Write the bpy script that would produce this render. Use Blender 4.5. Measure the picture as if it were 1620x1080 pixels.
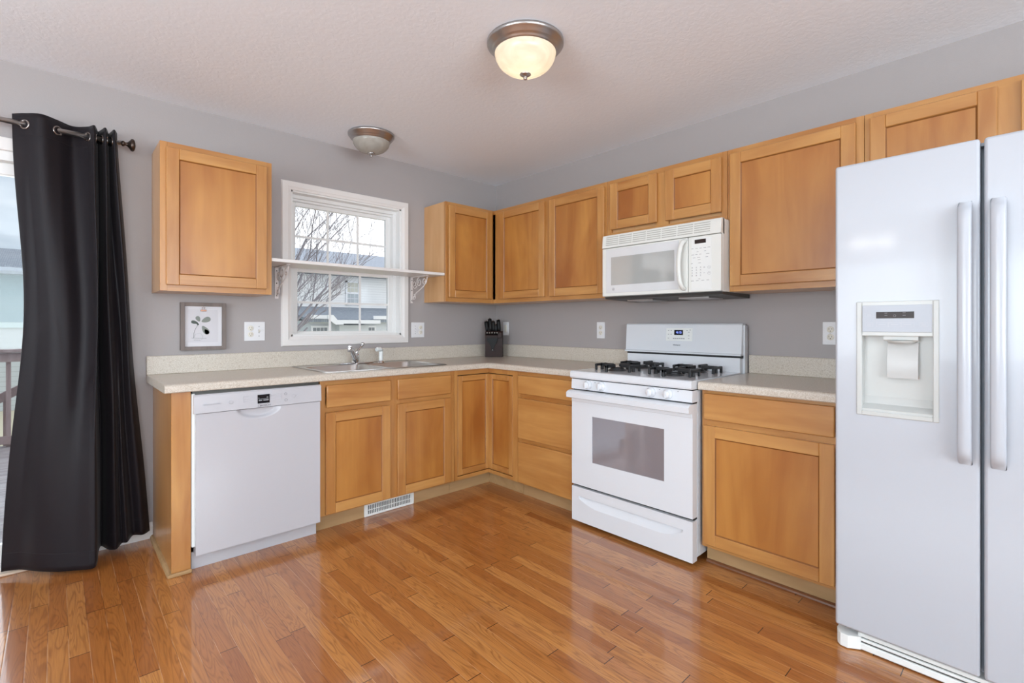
import bpy, bmesh, math, random
from mathutils import Vector, Matrix, noise
R = math.radians
for o in list(bpy.data.objects): bpy.data.objects.remove(o)
COL = bpy.context.scene.collection
SC = bpy.context.scene

# ------------------------------------------------------------------ camera
cd = bpy.data.cameras.new('camera'); cam = bpy.data.objects.new('camera', cd); COL.objects.link(cam)
cam.location = (-2.951, -3.382, 1.190); cam.rotation_euler = (R(90), 0, R(-42.942))
cd.sensor_width = 36; cd.sensor_fit = 'HORIZONTAL'; cd.lens = 774.9 / 1620 * 36
cd.shift_x = -0.0; cd.shift_y = -(540 - 513.4) / 1620; cd.clip_start = .02; cd.clip_end = 200
SC.camera = cam

# ------------------------------------------------------------------ view, sky, daylight, fill lamps
SC.view_settings.view_transform = 'Standard'; SC.view_settings.look = 'None'
SC.view_settings.gamma = 1; SC.view_settings.use_curve_mapping = False
SC.view_settings.exposure = 0.12
def srgb(r, g, b, a=1):
    f = lambda c: (c/255/12.92) if c/255 <= .04045 else ((c/255+.055)/1.055)**2.4
    return (f(r), f(g), f(b), a)
W = bpy.data.worlds.new('overcast'); SC.world = W; W.use_nodes = True
nt = W.node_tree; nt.nodes.clear()
tc = nt.nodes.new('ShaderNodeTexCoord'); mp = nt.nodes.new('ShaderNodeMapping'); mp.inputs['Scale'].default_value = (1.6, 1.6, 5)
nz = nt.nodes.new('ShaderNodeTexNoise'); nz.inputs['Scale'].default_value = 1.8; nz.inputs['Detail'].default_value = 4
rp = nt.nodes.new('ShaderNodeValToRGB'); rp.color_ramp.elements[0].position = .30; rp.color_ramp.elements[1].position = .72
rp.color_ramp.elements[0].color = (.29, .35, .41, 1); rp.color_ramp.elements[1].color = (.97, .98, 1, 1)
# a darker cloud bank stands to the north-west (seen through the sliding door), brighter cloud to the north-east
sx_ = nt.nodes.new('ShaderNodeSeparateXYZ'); nt.links.new(tc.outputs['Generated'], sx_.inputs[0])
mr_ = nt.nodes.new('ShaderNodeMapRange'); mr_.interpolation_type = 'SMOOTHSTEP'; mr_.inputs['From Min'].default_value = -.05; mr_.inputs['From Max'].default_value = .34; mr_.inputs['To Min'].default_value = -.02; mr_.inputs['To Max'].default_value = .55
ma_ = nt.nodes.new('ShaderNodeMath'); ma_.operation = 'MULTIPLY_ADD'; ma_.inputs[1].default_value = .75
bg = nt.nodes.new('ShaderNodeBackground'); bg.inputs['Strength'].default_value = 1.75
wo = nt.nodes.new('ShaderNodeOutputWorld')
for a, b in ((tc.outputs['Generated'], mp.inputs[0]), (mp.outputs[0], nz.inputs[0]), (sx_.outputs[0], mr_.inputs['Value']), (nz.outputs[0], ma_.inputs[0]), (mr_.outputs[0], ma_.inputs[2]), (ma_.outputs[0], rp.inputs[0]), (rp.outputs[0], bg.inputs[0]), (bg.outputs[0], wo.inputs[0])):
    nt.links.new(a, b)
def area(name, loc, rot, sx, sy, power, col=(1, 1, 1)):
    l = bpy.data.lights.new(name, 'AREA'); l.shape = 'RECTANGLE'; l.size = sx; l.size_y = sy; l.energy = power; l.color = col
    o = bpy.data.objects.new(name, l); COL.objects.link(o); o.location = loc; o.rotation_euler = rot
    return o
# fill lamps added at invented windows of the dining side (behind / left of the camera) and daylight through the sliding door
area('fill_left_windows', (-6.15, -3.0, 1.40), (0, R(-128), 0), 1.5, 3.0, 145, (.82, .93, 1))
area('fill_rear_windows', (-3.1, -6.35, 1.45), (R(128), 0, 0), 4.0, 1.5, 172, (.82, .93, 1))
area('daylight_sliding_door', (-3.93, .16, 1.02), (R(-90), 0, 0), 1.7, 1.8, 22, (.86, .94, 1))

# ------------------------------------------------------------------ materials
def new_mat(name):
    m = bpy.data.materials.new(name); m.use_nodes = True
    return m, m.node_tree, m.node_tree.nodes['Principled BSDF']
def N(nt, t, **k):
    n = nt.nodes.new(t)
    for a, v in k.items():
        if a in n.inputs: n.inputs[a].default_value = v
        else: setattr(n, a, v)
    return n
def plain(name, col, rough=.5, metal=0, coat=0, bump=0, bscale=200, spec=.5, emit=None, es=0, sheen=0, alpha=1, trans=0):
    m, nt, b = new_mat(name)
    b.inputs['Base Color'].default_value = col; b.inputs['Roughness'].default_value = rough
    b.inputs['Metallic'].default_value = metal; b.inputs['Coat Weight'].default_value = coat; b.inputs['Coat Roughness'].default_value = .08
    b.inputs['Specular IOR Level'].default_value = spec
    if emit: b.inputs['Emission Color'].default_value = emit; b.inputs['Emission Strength'].default_value = es
    b.inputs['Sheen Weight'].default_value = sheen; b.inputs['Transmission Weight'].default_value = trans
    if bump:
        t = N(nt, 'ShaderNodeTexCoord'); n = N(nt, 'ShaderNodeTexNoise', Scale=bscale, Detail=3.0)
        bp = N(nt, 'ShaderNodeBump', Strength=bump, Distance=.004)
        nt.links.new(t.outputs['Object'], n.inputs['Vector']); nt.links.new(n.outputs[0], bp.inputs['Height']); nt.links.new(bp.outputs[0], b.inputs['Normal'])
    return m
def wood(name, dark, light, grain, rough=.36, coat=.55, seed=0):
    """grain = mapping scale of the long-grain noise"""
    m, nt, b = new_mat(name)
    t = N(nt, 'ShaderNodeTexCoord'); oi = N(nt, 'ShaderNodeObjectInfo')
    mu = N(nt, 'ShaderNodeMath', operation='MULTIPLY'); mu.inputs[1].default_value = 37.0 + seed
    nt.links.new(oi.outputs['Random'], mu.inputs[0])
    ad = N(nt, 'ShaderNodeVectorMath', operation='ADD'); nt.links.new(t.outputs['Object'], ad.inputs[0]); nt.links.new(mu.outputs[0], ad.inputs[1])
    mp = N(nt, 'ShaderNodeMapping'); mp.inputs['Scale'].default_value = grain; nt.links.new(ad.outputs[0], mp.inputs[0])
    n1 = N(nt, 'ShaderNodeTexNoise', Scale=1.0, Detail=6.0, Distortion=1.2); nt.links.new(mp.outputs[0], n1.inputs['Vector'])
    mp2 = N(nt, 'ShaderNodeMapping'); mp2.inputs['Scale'].default_value = tuple(.3*g+1.2 for g in grain); nt.links.new(ad.outputs[0], mp2.inputs[0])
    n2 = N(nt, 'ShaderNodeTexNoise', Scale=.9, Detail=3.0, Distortion=.8); nt.links.new(mp2.outputs[0], n2.inputs['Vector'])
    mx = N(nt, 'ShaderNodeMath', operation='MULTIPLY_ADD'); mx.inputs[1].default_value = .45
    h = N(nt, 'ShaderNodeMath', operation='MULTIPLY'); h.inputs[1].default_value = .55
    nt.links.new(n2.outputs[0], h.inputs[0]); nt.links.new(n1.outputs[0], mx.inputs[0]); nt.links.new(h.outputs[0], mx.inputs[2])
    r = N(nt, 'ShaderNodeValToRGB'); r.color_ramp.elements[0].position = .34; r.color_ramp.elements[1].position = .66
    r.color_ramp.elements[0].color = dark; r.color_ramp.elements[1].color = light
    nt.links.new(mx.outputs[0], r.inputs[0]); nt.links.new(r.outputs[0], b.inputs['Base Color'])
    b.inputs['Roughness'].default_value = rough; b.inputs['Coat Weight'].default_value = coat; b.inputs['Coat Roughness'].default_value = .28
    return m
M = {}
MD, ML = srgb(168, 107, 48), srgb(203, 149, 84)
M['mv'] = wood('maple_vertical_grain', MD, ML, (16, 16, 1.3))
M['mh'] = wood('maple_horizontal_grain', MD, ML, (1.3, 16, 16), seed=5)
M['mp'] = wood('maple_panel', srgb(158, 92, 32), srgb(200, 140, 68), (8, 8, .8), seed=11)
M['mside'] = wood('maple_side_laminate', srgb(202, 150, 98), srgb(218, 172, 122), (16, 16, 1.2), seed=3)
M['endp'] = wood('end_panel_wood', srgb(170, 118, 66), srgb(190, 140, 86), (14, 14, 1.2), seed=3)
M['toe'] = wood('toe_kick_wood', srgb(160, 126, 84), srgb(186, 152, 110), (1.3, 16, 16), rough=.5, coat=0)
M['bead'] = plain('bead_shadow_tone', srgb(136, 84, 36), .4)  # shadow along the panel's inner edge, painted into the bead colour
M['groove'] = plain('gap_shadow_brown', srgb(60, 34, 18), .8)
M['white'] = plain('white_enamel', srgb(195, 194, 199), .22, coat=.3)
M['range_white'] = plain('range_white_enamel', srgb(226, 229, 234), .18, coat=.4)
M['fridge'] = plain('fridge_white_textured', srgb(186, 189, 196), .30, coat=.25, bump=.02, bscale=500)
M['plastic'] = plain('white_plastic', srgb(236, 238, 236), .35)
M['bisque'] = plain('offwhite_plastic', srgb(232, 233, 228), .30, coat=.15)
M['cavity'] = plain('dispenser_white', srgb(196, 197, 194), .3)
M['trim'] = plain('white_trim_paint', srgb(232, 227, 224), .38)
M['vinyl'] = plain('white_vinyl', srgb(236, 234, 232), .35)
M['black'] = plain('black_plastic', srgb(18, 17, 18), .35)
M['cast'] = plain('cast_iron_black', srgb(36, 36, 38), .45, bump=.1)
M['burner'] = plain('burner_grey', srgb(60, 60, 62), .5)
M['dark'] = plain('dark_gap', srgb(16, 16, 18), .6)
M['darkgrey'] = plain('dark_grey_metal', srgb(92, 90, 86), .45, metal=.6)
M['gasket'] = plain('grey_gasket', srgb(140, 148, 158), .5)
M['grey_mark'] = plain('grey_print', srgb(150, 150, 154), .5)
M['lightmark'] = plain('light_grey_print', srgb(192, 192, 198), .5)
M['darkmark'] = plain('dark_print', srgb(70, 70, 76), .5)
M['display'] = plain('display_black', srgb(22, 22, 28), .12)
M['display_brown'] = plain('display_brown', srgb(52, 42, 40), .3, spec=.2)
M['led'] = plain('blue_led', srgb(130, 150, 255), .4, emit=srgb(130, 150, 255), es=1.5)
M['ledw'] = plain('white_led', srgb(200, 205, 210), .4)
M['chrome'] = plain('chrome', (.75, .75, .77, 1), .08, metal=1)
M['steel'] = plain('stainless_steel', (.62, .61, .60, 1), .30, metal=1)
M['nickel'] = plain('brushed_nickel', srgb(186, 182, 180), .33, metal=1)
M['bronze'] = plain('dark_bronze', srgb(80, 68, 62), .3, metal=.9)
M['ring'] = plain('grommet_nickel', srgb(160, 152, 148), .25, metal=1)
M['blockwood'] = plain('espresso_wood', srgb(46, 30, 28), .55, spec=.3, bump=.05)
M['knifeblack'] = plain('knife_handle_black', srgb(12, 11, 12), .5, spec=.3)
M['framewood'] = wood('grey_frame_wood', srgb(112, 102, 98), srgb(140, 128, 122), (30, 30, 4), rough=.6, coat=0)
M['paper'] = plain('paper_white', srgb(226, 224, 228), .7)
M['paper2'] = plain('paper_sheet', srgb(216, 214, 219), .7)
M['ironwhite'] = plain('white_painted_iron', srgb(226, 218, 216), .4)
M['outlet'] = plain('outlet_white', srgb(233, 232, 234), .3)
M['slot'] = plain('slot_dark', srgb(60, 50, 46), .6)
M['ivory'] = plain('outlet_ivory', srgb(232, 226, 214), .35)
# leaf greys of the print
M['leaf'] = plain('leaf_grey_green', srgb(140, 146, 140), .8); M['leafd'] = plain('leaf_dark_grey', srgb(96, 104, 98), .8)
# oven glass / microwave glass
M['ovenglass'] = plain('oven_window', srgb(150, 146, 152), .04, coat=1, spec=1, metal=.25)
M['mwglass'] = plain('microwave_window', srgb(178, 180, 178), .05, coat=1, spec=.9)
M['disp_bezel'] = plain('dispenser_bezel', srgb(196, 197, 194), .3)
M['disp_pad'] = plain('dispenser_pad', srgb(180, 184, 192), .3, spec=.3)
M['disp_paddle'] = plain('dispenser_paddle', srgb(190, 190, 188), .3)
M['mwpanel'] = plain('microwave_glass_border', srgb(222, 224, 226), .10, coat=.5)
# walls
def wallmat(name, col, bump, scale, rough=.6):
    m, nt, b = new_mat(name); b.inputs['Base Color'].default_value = col; b.inputs['Roughness'].default_value = rough
    t = N(nt, 'ShaderNodeTexCoord'); n = N(nt, 'ShaderNodeTexNoise', Scale=scale, Detail=4.0, Distortion=.6)
    r = N(nt, 'ShaderNodeValToRGB'); r.color_ramp.elements[0].position = .42; r.color_ramp.elements[1].position = .6
    bp = N(nt, 'ShaderNodeBump', Strength=bump, Distance=.003)
    nt.links.new(t.outputs['Object'], n.inputs['Vector']); nt.links.new(n.outputs[0], r.inputs[0]); nt.links.new(r.outputs[0], bp.inputs['Height']); nt.links.new(bp.outputs[0], b.inputs['Normal'])
    return m
M['wall'] = wallmat('greige_wall_paint', srgb(171, 164, 163), .06, 120, .5)
M['ceil'] = wallmat('textured_ceiling_paint', srgb(243, 247, 254), .12, 42, .8)
# countertop laminate
def counter_mat():
    m, nt, b = new_mat('speckled_beige_laminate')
    t = N(nt, 'ShaderNodeTexCoord'); n = N(nt, 'ShaderNodeTexNoise', Scale=260.0, Detail=2.0); n2 = N(nt, 'ShaderNodeTexNoise', Scale=110.0, Detail=2.0)
    r = N(nt, 'ShaderNodeValToRGB'); e = r.color_ramp.elements; e[0].position = .36; e[0].color = srgb(196, 184, 168); e[1].position = .62; e[1].color = srgb(218, 210, 199)
    r2 = N(nt, 'ShaderNodeValToRGB'); e = r2.color_ramp.elements; e[0].position = .30; e[0].color = (.84, .81, .78, 1); e[1].position = .45; e[1].color = (1, 1, 1, 1)
    mx = N(nt, 'ShaderNodeMix', data_type='RGBA', blend_type='MULTIPLY'); mx.inputs[0].default_value = 1
    nt.links.new(t.outputs['Object'], n.inputs['Vector']); nt.links.new(t.outputs['Object'], n2.inputs['Vector'])
    nt.links.new(n.outputs[0], r.inputs[0]); nt.links.new(n2.outputs[0], r2.inputs[0])
    nt.links.new(r.outputs[0], mx.inputs['A']); nt.links.new(r2.outputs[0], mx.inputs['B']); nt.links.new(mx.outputs['Result'], b.inputs['Base Color'])
    b.inputs['Roughness'].default_value = .28
    return m
M['counter'] = counter_mat()
# hardwood floor: strips run along world Y
def floor_mat():
    m, nt, b = new_mat('oak_strip_floor'); L = nt.links.new
    t = N(nt, 'ShaderNodeTexCoord'); sp = N(nt, 'ShaderNodeSeparateXYZ'); L(t.outputs['Object'], sp.inputs[0])
    def math_(op, a, b_=None, c=None):
        n = N(nt, 'ShaderNodeMath', operation=op)
        for i, v in enumerate((a, b_, c)):
            if v is None: continue
            if isinstance(v, (int, float)): n.inputs[i].default_value = v
            else: L(v, n.inputs[i])
        return n.outputs[0]
    xr = math_('DIVIDE', sp.outputs[0], .0572); row = math_('FLOOR', xr); fx = math_('FRACT', xr)
    w1 = N(nt, 'ShaderNodeTexWhiteNoise', noise_dimensions='1D'); L(row, w1.inputs['W'])
    ln = math_('MULTIPLY_ADD', w1.outputs['Value'], .6, .65)
    ys = math_('MULTIPLY_ADD', w1.outputs['Value'], 7.3, sp.outputs[1])
    yr = math_('DIVIDE', ys, ln); pid = math_('FLOOR', yr); fy = math_('FRACT', yr)
    cm = N(nt, 'ShaderNodeCombineXYZ'); L(row, cm.inputs[0]); L(pid, cm.inputs[1])
    w2 = N(nt, 'ShaderNodeTexWhiteNoise', noise_dimensions='2D'); L(cm.outputs[0], w2.inputs['Vector'])
    # grain
    sc = N(nt, 'ShaderNodeCombineXYZ'); L(math_('MULTIPLY', sp.outputs[0], 16), sc.inputs[0]); L(math_('MULTIPLY', sp.outputs[1], 1.5), sc.inputs[1]); L(math_('MULTIPLY', w2.outputs['Value'], 60), sc.inputs[2])
    g1 = N(nt, 'ShaderNodeTexNoise', Scale=1.0, Detail=2.0, Distortion=.6); L(sc.outputs[0], g1.inputs['Vector'])
    rings = math_('SINE', math_('MULTIPLY', g1.outputs[0], 95.0))
    rings = math_('MULTIPLY_ADD', rings, .5, .5)
    rings = math_('POWER', rings, 3.5)
    sc2 = N(nt, 'ShaderNodeCombineXYZ'); L(math_('MULTIPLY', sp.outputs[0], 220), sc2.inputs[0]); L(math_('MULTIPLY', sp.outputs[1], 9), sc2.inputs[1]); L(math_('MULTIPLY', w2.outputs['Value'], 30), sc2.inputs[2])
    g2 = N(nt, 'ShaderNodeTexNoise', Scale=1.0, Detail=3.0); L(sc2.outputs[0], g2.inputs['Vector'])
    base = N(nt, 'ShaderNodeValToRGB'); e = base.color_ramp.elements
    e[0].position = 0; e[0].color = srgb(164, 98, 45); e[1].position = 1; e[1].color = srgb(200, 137, 74)
    x = base.color_ramp.elements.new(.45); x.color = srgb(181, 115, 55)
    L(w2.outputs['Value'], base.inputs[0])
    mk = math_('MULTIPLY_ADD', rings, .42, math_('MULTIPLY', math_('SUBTRACT', .62, g2.outputs[0]), .9))
    mk = math_('MAXIMUM', math_('MINIMUM', mk, 1.0), 0.0)
    mx = N(nt, 'ShaderNodeMix', data_type='RGBA', blend_type='MIX'); L(mk, mx.inputs[0]); L(base.outputs[0], mx.inputs['A']); mx.inputs['B'].default_value = srgb(128, 70, 30)
    # seams
    ex = math_('MINIMUM', fx, math_('SUBTRACT', 1.0, fx)); ey = math_('MULTIPLY', math_('MINIMUM', fy, math_('SUBTRACT', 1.0, fy)), ln)
    sx = math_('LESS_THAN', ex, .014); sy = math_('LESS_THAN', ey, .0016)
    wseam = N(nt, 'ShaderNodeTexNoise', Scale=5.0, Detail=1.0); L(t.outputs['Object'], wseam.inputs['Vector'])
    mx2 = N(nt, 'ShaderNodeMix', data_type='RGBA', blend_type='MIX'); L(math_('MULTIPLY', sx, .75), mx2.inputs[0]); L(mx.outputs['Result'], mx2.inputs['A'])
    sr = N(nt, 'ShaderNodeValToRGB'); sr.color_ramp.elements[0].position = .45; sr.color_ramp.elements[1].position = .56
    sr.color_ramp.elements[0].color = srgb(96, 48, 24); sr.color_ramp.elements[1].color = srgb(206, 160, 122); L(wseam.outputs[0], sr.inputs[0]); L(sr.outputs[0], mx2.inputs['B'])
    mx3 = N(nt, 'ShaderNodeMix', data_type='RGBA', blend_type='MIX'); L(sy, mx3.inputs[0]); L(mx2.outputs['Result'], mx3.inputs['A']); mx3.inputs['B'].default_value = srgb(58, 30, 16)
    L(mx3.outputs['Result'], b.inputs['Base Color'])
    b.inputs['Roughness'].default_value = .30; b.inputs['Coat Weight'].default_value = .85; b.inputs['Coat Roughness'].default_value = .07
    bw = N(nt, 'ShaderNodeTexNoise', Scale=3.0, Detail=1.0); L(t.outputs['Object'], bw.inputs['Vector'])
    hgt = math_('ADD', math_('MULTIPLY', math_('MINIMUM', ex, .06), 6.0), math_('MULTIPLY_ADD', w2.outputs['Value'], .25, math_('MULTIPLY', g2.outputs[0], .12)))
    hgt = math_('ADD', hgt, math_('MULTIPLY', bw.outputs[0], 2.2))
    bp = N(nt, 'ShaderNodeBump', Strength=.35, Distance=.0012); L(hgt, bp.inputs['Height']); L(bp.outputs[0], b.inputs['Normal']); L(bp.outputs[0], b.inputs['Coat Normal'])
    return m
M['floor'] = floor_mat()
def glass_mat():
    m = bpy.data.materials.new('clear_pane'); m.use_nodes = True; nt = m.node_tree; nt.nodes.clear()
    tr = N(nt, 'ShaderNodeBsdfTransparent'); tr.inputs[0].default_value = (.97, .98, .985, 1); gl = N(nt, 'ShaderNodeBsdfGlossy', Roughness=.02)
    mx = N(nt, 'ShaderNodeMixShader'); fr = N(nt, 'ShaderNodeFresnel', IOR=1.35); o = N(nt, 'ShaderNodeOutputMaterial')
    nt.links.new(fr.outputs[0], mx.inputs[0]); nt.links.new(tr.outputs[0], mx.inputs[1]); nt.links.new(gl.outputs[0], mx.inputs[2]); nt.links.new(mx.outputs[0], o.inputs[0])
    return m
M['glass'] = glass_mat()
def bowl_mat(name, lit):
    m = bpy.data.materials.new(name); m.use_nodes = True; nt = m.node_tree; nt.nodes.clear(); L = nt.links.new
    t = N(nt, 'ShaderNodeTexCoord'); n = N(nt, 'ShaderNodeTexNoise', Scale=9.0, Detail=3.0, Distortion=2.5); L(t.outputs['Object'], n.inputs['Vector'])
    r = N(nt, 'ShaderNodeValToRGB'); r.color_ramp.elements[0].position = .3; r.color_ramp.elements[1].position = .7
    r.color_ramp.elements[0].color = srgb(206, 200, 190); r.color_ramp.elements[1].color = srgb(226, 222, 214); L(n.outputs[0], r.inputs[0])
    df = N(nt, 'ShaderNodeBsdfPrincipled', Roughness=.15); L(r.outputs[0], df.inputs['Base Color'])
    tl = N(nt, 'ShaderNodeBsdfTranslucent'); L(r.outputs[0], tl.inputs[0])
    a = N(nt, 'ShaderNodeMixShader'); a.inputs[0].default_value = .5; L(df.outputs[0], a.inputs[1]); L(tl.outputs[0], a.inputs[2])
    o = N(nt, 'ShaderNodeOutputMaterial')
    if lit:
        e = N(nt, 'ShaderNodeEmission', Strength=.18); e.inputs[0].default_value = (1, .76, .48, 1)
        s = N(nt, 'ShaderNodeAddShader'); L(a.outputs[0], s.inputs[0]); L(e.outputs[0], s.inputs[1]); L(s.outputs[0], o.inputs[0])
    else: L(a.outputs[0], o.inputs[0])
    return m
M['bowl_lit'] = bowl_mat('alabaster_glass_lit', True); M['bowl'] = bowl_mat('alabaster_glass', False)
M['bulb'] = plain('bulb_glow', (1, 1, 1, 1), .5, emit=(1, .85, .62, 1), es=13)
M['bulb2'] = plain('chandelier_bulb_glow', (1, 1, 1, 1), .5, emit=(1, .95, .88, 1), es=24)
def curtain_mat():
    m, nt, b = new_mat('charcoal_blackout_fabric'); L = nt.links.new
    b.inputs['Base Color'].default_value = srgb(29, 24, 28); b.inputs['Roughness'].default_value = .5
    b.inputs['Specular IOR Level'].default_value = .22; b.inputs['Sheen Weight'].default_value = .05; b.inputs['Sheen Roughness'].default_value = .4; b.inputs['Anisotropic'].default_value = .4
    t = N(nt, 'ShaderNodeTexCoord'); n = N(nt, 'ShaderNodeTexNoise', Scale=900.0, Detail=1.0); bp = N(nt, 'ShaderNodeBump', Strength=.15, Distance=.001)
    L(t.outputs['Object'], n.inputs['Vector']); L(n.outputs[0], bp.inputs['Height']); L(bp.outputs[0], b.inputs['Normal'])
    return m
M['curtain'] = curtain_mat()
# outside
def siding(name, col, pitch=.115):
    m, nt, b = new_mat(name); L = nt.links.new
    t = N(nt, 'ShaderNodeTexCoord'); sp = N(nt, 'ShaderNodeSeparateXYZ'); L(t.outputs['Object'], sp.inputs[0])
    d = N(nt, 'ShaderNodeMath', operation='DIVIDE'); L(sp.outputs[2], d.inputs[0]); d.inputs[1].default_value = pitch
    f = N(nt, 'ShaderNodeMath', operation='FRACT'); L(d.outputs[0], f.inputs[0])
    r = N(nt, 'ShaderNodeValToRGB'); e = r.color_ramp.elements; e[0].position = .0; e[0].color = tuple(c*.7 for c in col[:3])+(1,); e[1].position = .16; e[1].color = col  # shade line at each lap painted into the colour
    L(f.outputs[0], r.inputs[0]); L(r.outputs[0], b.inputs['Base Color']); b.inputs['Roughness'].default_value = .6
    return m
M['sid_w'] = siding('pale_lap_siding', srgb(246, 246, 246)); M['sid_t'] = siding('teal_lap_siding', srgb(138, 164, 172), .1)
M['sid_l'] = siding('cream_lap_siding', srgb(196, 202, 204), .12); M['sid_g'] = plain('pale_grey_panel', srgb(226, 230, 234), .6)
def shingle(name, a, b_):
    m, nt, b = new_mat(name); L = nt.links.new
    t = N(nt, 'ShaderNodeTexCoord'); br = N(nt, 'ShaderNodeTexBrick', Scale=6.0); br.inputs['Color1'].default_value = a; br.inputs['Color2'].default_value = b_; br.inputs['Mortar'].default_value = tuple(c*.6 for c in a[:3])+(1,)
    br.inputs['Mortar Size'].default_value = .03
    L(t.outputs['Object'], br.inputs['Vector']); L(br.outputs[0], b.inputs['Base Color']); b.inputs['Roughness'].default_value = .9
    return m
M['shingle'] = shingle('grey_shingles', srgb(178, 186, 200), srgb(200, 206, 218)); M['shingle_d'] = shingle('dark_grey_shingles', srgb(138, 146, 158), srgb(160, 168, 178))
M['fascia'] = plain('white_fascia', srgb(242, 243, 246), .5)
M['deckwood'] = wood('weathered_deck_boards', srgb(128, 120, 122), srgb(172, 166, 170), (2, 22, 22), rough=.6, coat=.1)
M['railwood'] = wood('brown_stained_rail', srgb(132, 114, 114), srgb(158, 142, 142), (20, 20, 3), rough=.6, coat=0)
M['lawn'] = plain('winter_lawn', srgb(206, 200, 176), .95, bump=.4, bscale=30)
M['bark'] = plain('grey_bark', srgb(152, 147, 153), .9, bump=.4, bscale=60)
M['winglass'] = plain('house_window_glass', srgb(170, 178, 184), .1)
M['curtainpale'] = plain('pale_blind', srgb(206, 204, 192), .8)

# ------------------------------------------------------------------ geometry helpers
BASE = {}
class MB:
    def __init__(s): s.bm = bmesh.new()
    def _mark(s, geom_faces, mi, smooth):
        for f in geom_faces: f.material_index = mi; f.smooth = smooth
    def box(s, x0, x1, y0, y1, z0, z1, mi=0, bev=0, seg=1):
        if x0 > x1: x0, x1 = x1, x0
        if y0 > y1: y0, y1 = y1, y0
        if z0 > z1: z0, z1 = z1, z0
        v = [s.bm.verts.new(p) for p in ((x0, y0, z0), (x1, y0, z0), (x1, y1, z0), (x0, y1, z0), (x0, y0, z1), (x1, y0, z1), (x1, y1, z1), (x0, y1, z1))]
        fs = [s.bm.faces.new([v[i] for i in q]) for q in ((3, 2, 1, 0), (4, 5, 6, 7), (0, 1, 5, 4), (1, 2, 6, 5), (2, 3, 7, 6), (3, 0, 4, 7))]
        s._mark(fs, mi, False)
        if bev:
            es = list({e for f in fs for e in f.edges})
            r = bmesh.ops.bevel(s.bm, geom=es, offset=bev, segments=seg, affect='EDGES', profile=.5, clamp_overlap=True)
            for f in r['faces']: f.material_index = mi; f.smooth = seg > 1
        return s
    def quad(s, pts, mi=0, smooth=False):
        f = s.bm.faces.new([s.bm.verts.new(p) for p in pts]); f.material_index = mi; f.smooth = smooth; return f
    def prism(s, poly, axis, a, b, mi=0):
        """extrude 2-D polygon along axis ('x','y','z') from a to b; polygon coords are the other two axes in order"""
        def P(p, t):
            return {'x': (t, p[0], p[1]), 'y': (p[0], t, p[1]), 'z': (p[0], p[1], t)}[axis]
        A = [s.bm.verts.new(P(p, a)) for p in poly]; B = [s.bm.verts.new(P(p, b)) for p in poly]
        fs = [s.bm.faces.new(A), s.bm.faces.new(B[::-1])]
        n = len(poly)
        for i in range(n): fs.append(s.bm.faces.new((A[i], B[i], B[(i+1) % n], A[(i+1) % n])))
        s._mark(fs, mi, False); return s
    def tube(s, pts, r, mi=0, seg=8, cap=True, flat=None):
        pts = [Vector(p) for p in pts]; rs = r if isinstance(r, (list, tuple)) else [r]*len(pts)
        rings = []; up = Vector((0, 0, 1))
        prev = None
        for i, p in enumerate(pts):
            d = (pts[min(i+1, len(pts)-1)] - pts[max(i-1, 0)]).normalized()
            if prev is None:
                a = d.cross(up)
                if a.length < .1: a = d.cross(Vector((1, 0, 0)))
                a.normalize()
            else:
                a = (prev - d*prev.dot(d)).normalized()
            prev = a; b = d.cross(a)
            rings.append([s.bm.verts.new(p + (a*math.cos(2*math.pi*k/seg)*rs[i] + b*math.sin(2*math.pi*k/seg)*rs[i]*(flat or 1))) for k in range(seg)])
        for i in range(len(rings)-1):
            for k in range(seg):
                f = s.bm.faces.new((rings[i][k], rings[i][(k+1) % seg], rings[i+1][(k+1) % seg], rings[i+1][k])); f.material_index = mi; f.smooth = seg > 4
        if cap:
            for q in (rings[0][::-1], rings[-1]):
                f = s.bm.faces.new(q); f.material_index = mi
        return s
    def lathe(s, prof, c=(0, 0, 0), axis='z', seg=32, mi=0, smooth=True):
        """prof = [(r, h)]"""
        rings = []
        for r, h in prof:
            ring = []
            for k in range(seg):
                a = 2*math.pi*k/seg; u, v = max(r, 1e-5)*math.cos(a), max(r, 1e-5)*math.sin(a)
                p = {'z': (u, v, h), 'y': (u, h, v), 'x': (h, u, v)}[axis]
                ring.append(s.bm.verts.new((p[0]+c[0], p[1]+c[1], p[2]+c[2])))
            rings.append(ring)
        for i in range(len(rings)-1):
            for k in range(seg):
                f = s.bm.faces.new((rings[i][k], rings[i][(k+1) % seg], rings[i+1][(k+1) % seg], rings[i+1][k])); f.material_index = mi; f.smooth = smooth
        return s
    def grid(s, fn, nu, nv, mi=0, smooth=True):
        V = [[s.bm.verts.new(fn(i/nu, j/nv)) for j in range(nv+1)] for i in range(nu+1)]
        for i in range(nu):
            for j in range(nv):
                f = s.bm.faces.new((V[i][j], V[i+1][j], V[i+1][j+1], V[i][j+1])); f.material_index = mi; f.smooth = smooth
        return s
    def build(s, name, mats, parent=None, M_=None, weld=False):
        if not isinstance(mats, (list, tuple)): mats = [mats]
        if M_ is not None: bmesh.ops.transform(s.bm, matrix=M_, verts=s.bm.verts)
        off = Vector((0, 0, 0))
        if parent is not None: off = BASE.get(parent.name, off)
        bmesh.ops.translate(s.bm, vec=-off, verts=s.bm.verts)
        bmesh.ops.recalc_face_normals(s.bm, faces=s.bm.faces)
        me = bpy.data.meshes.new(name); s.bm.to_mesh(me); s.bm.free()
        for m in mats: me.materials.append(M[m] if isinstance(m, str) else m)
        o = bpy.data.objects.new(name, me); COL.objects.link(o)
        if parent is not None: o.parent = parent; BASE[o.name] = off
        return o
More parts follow.
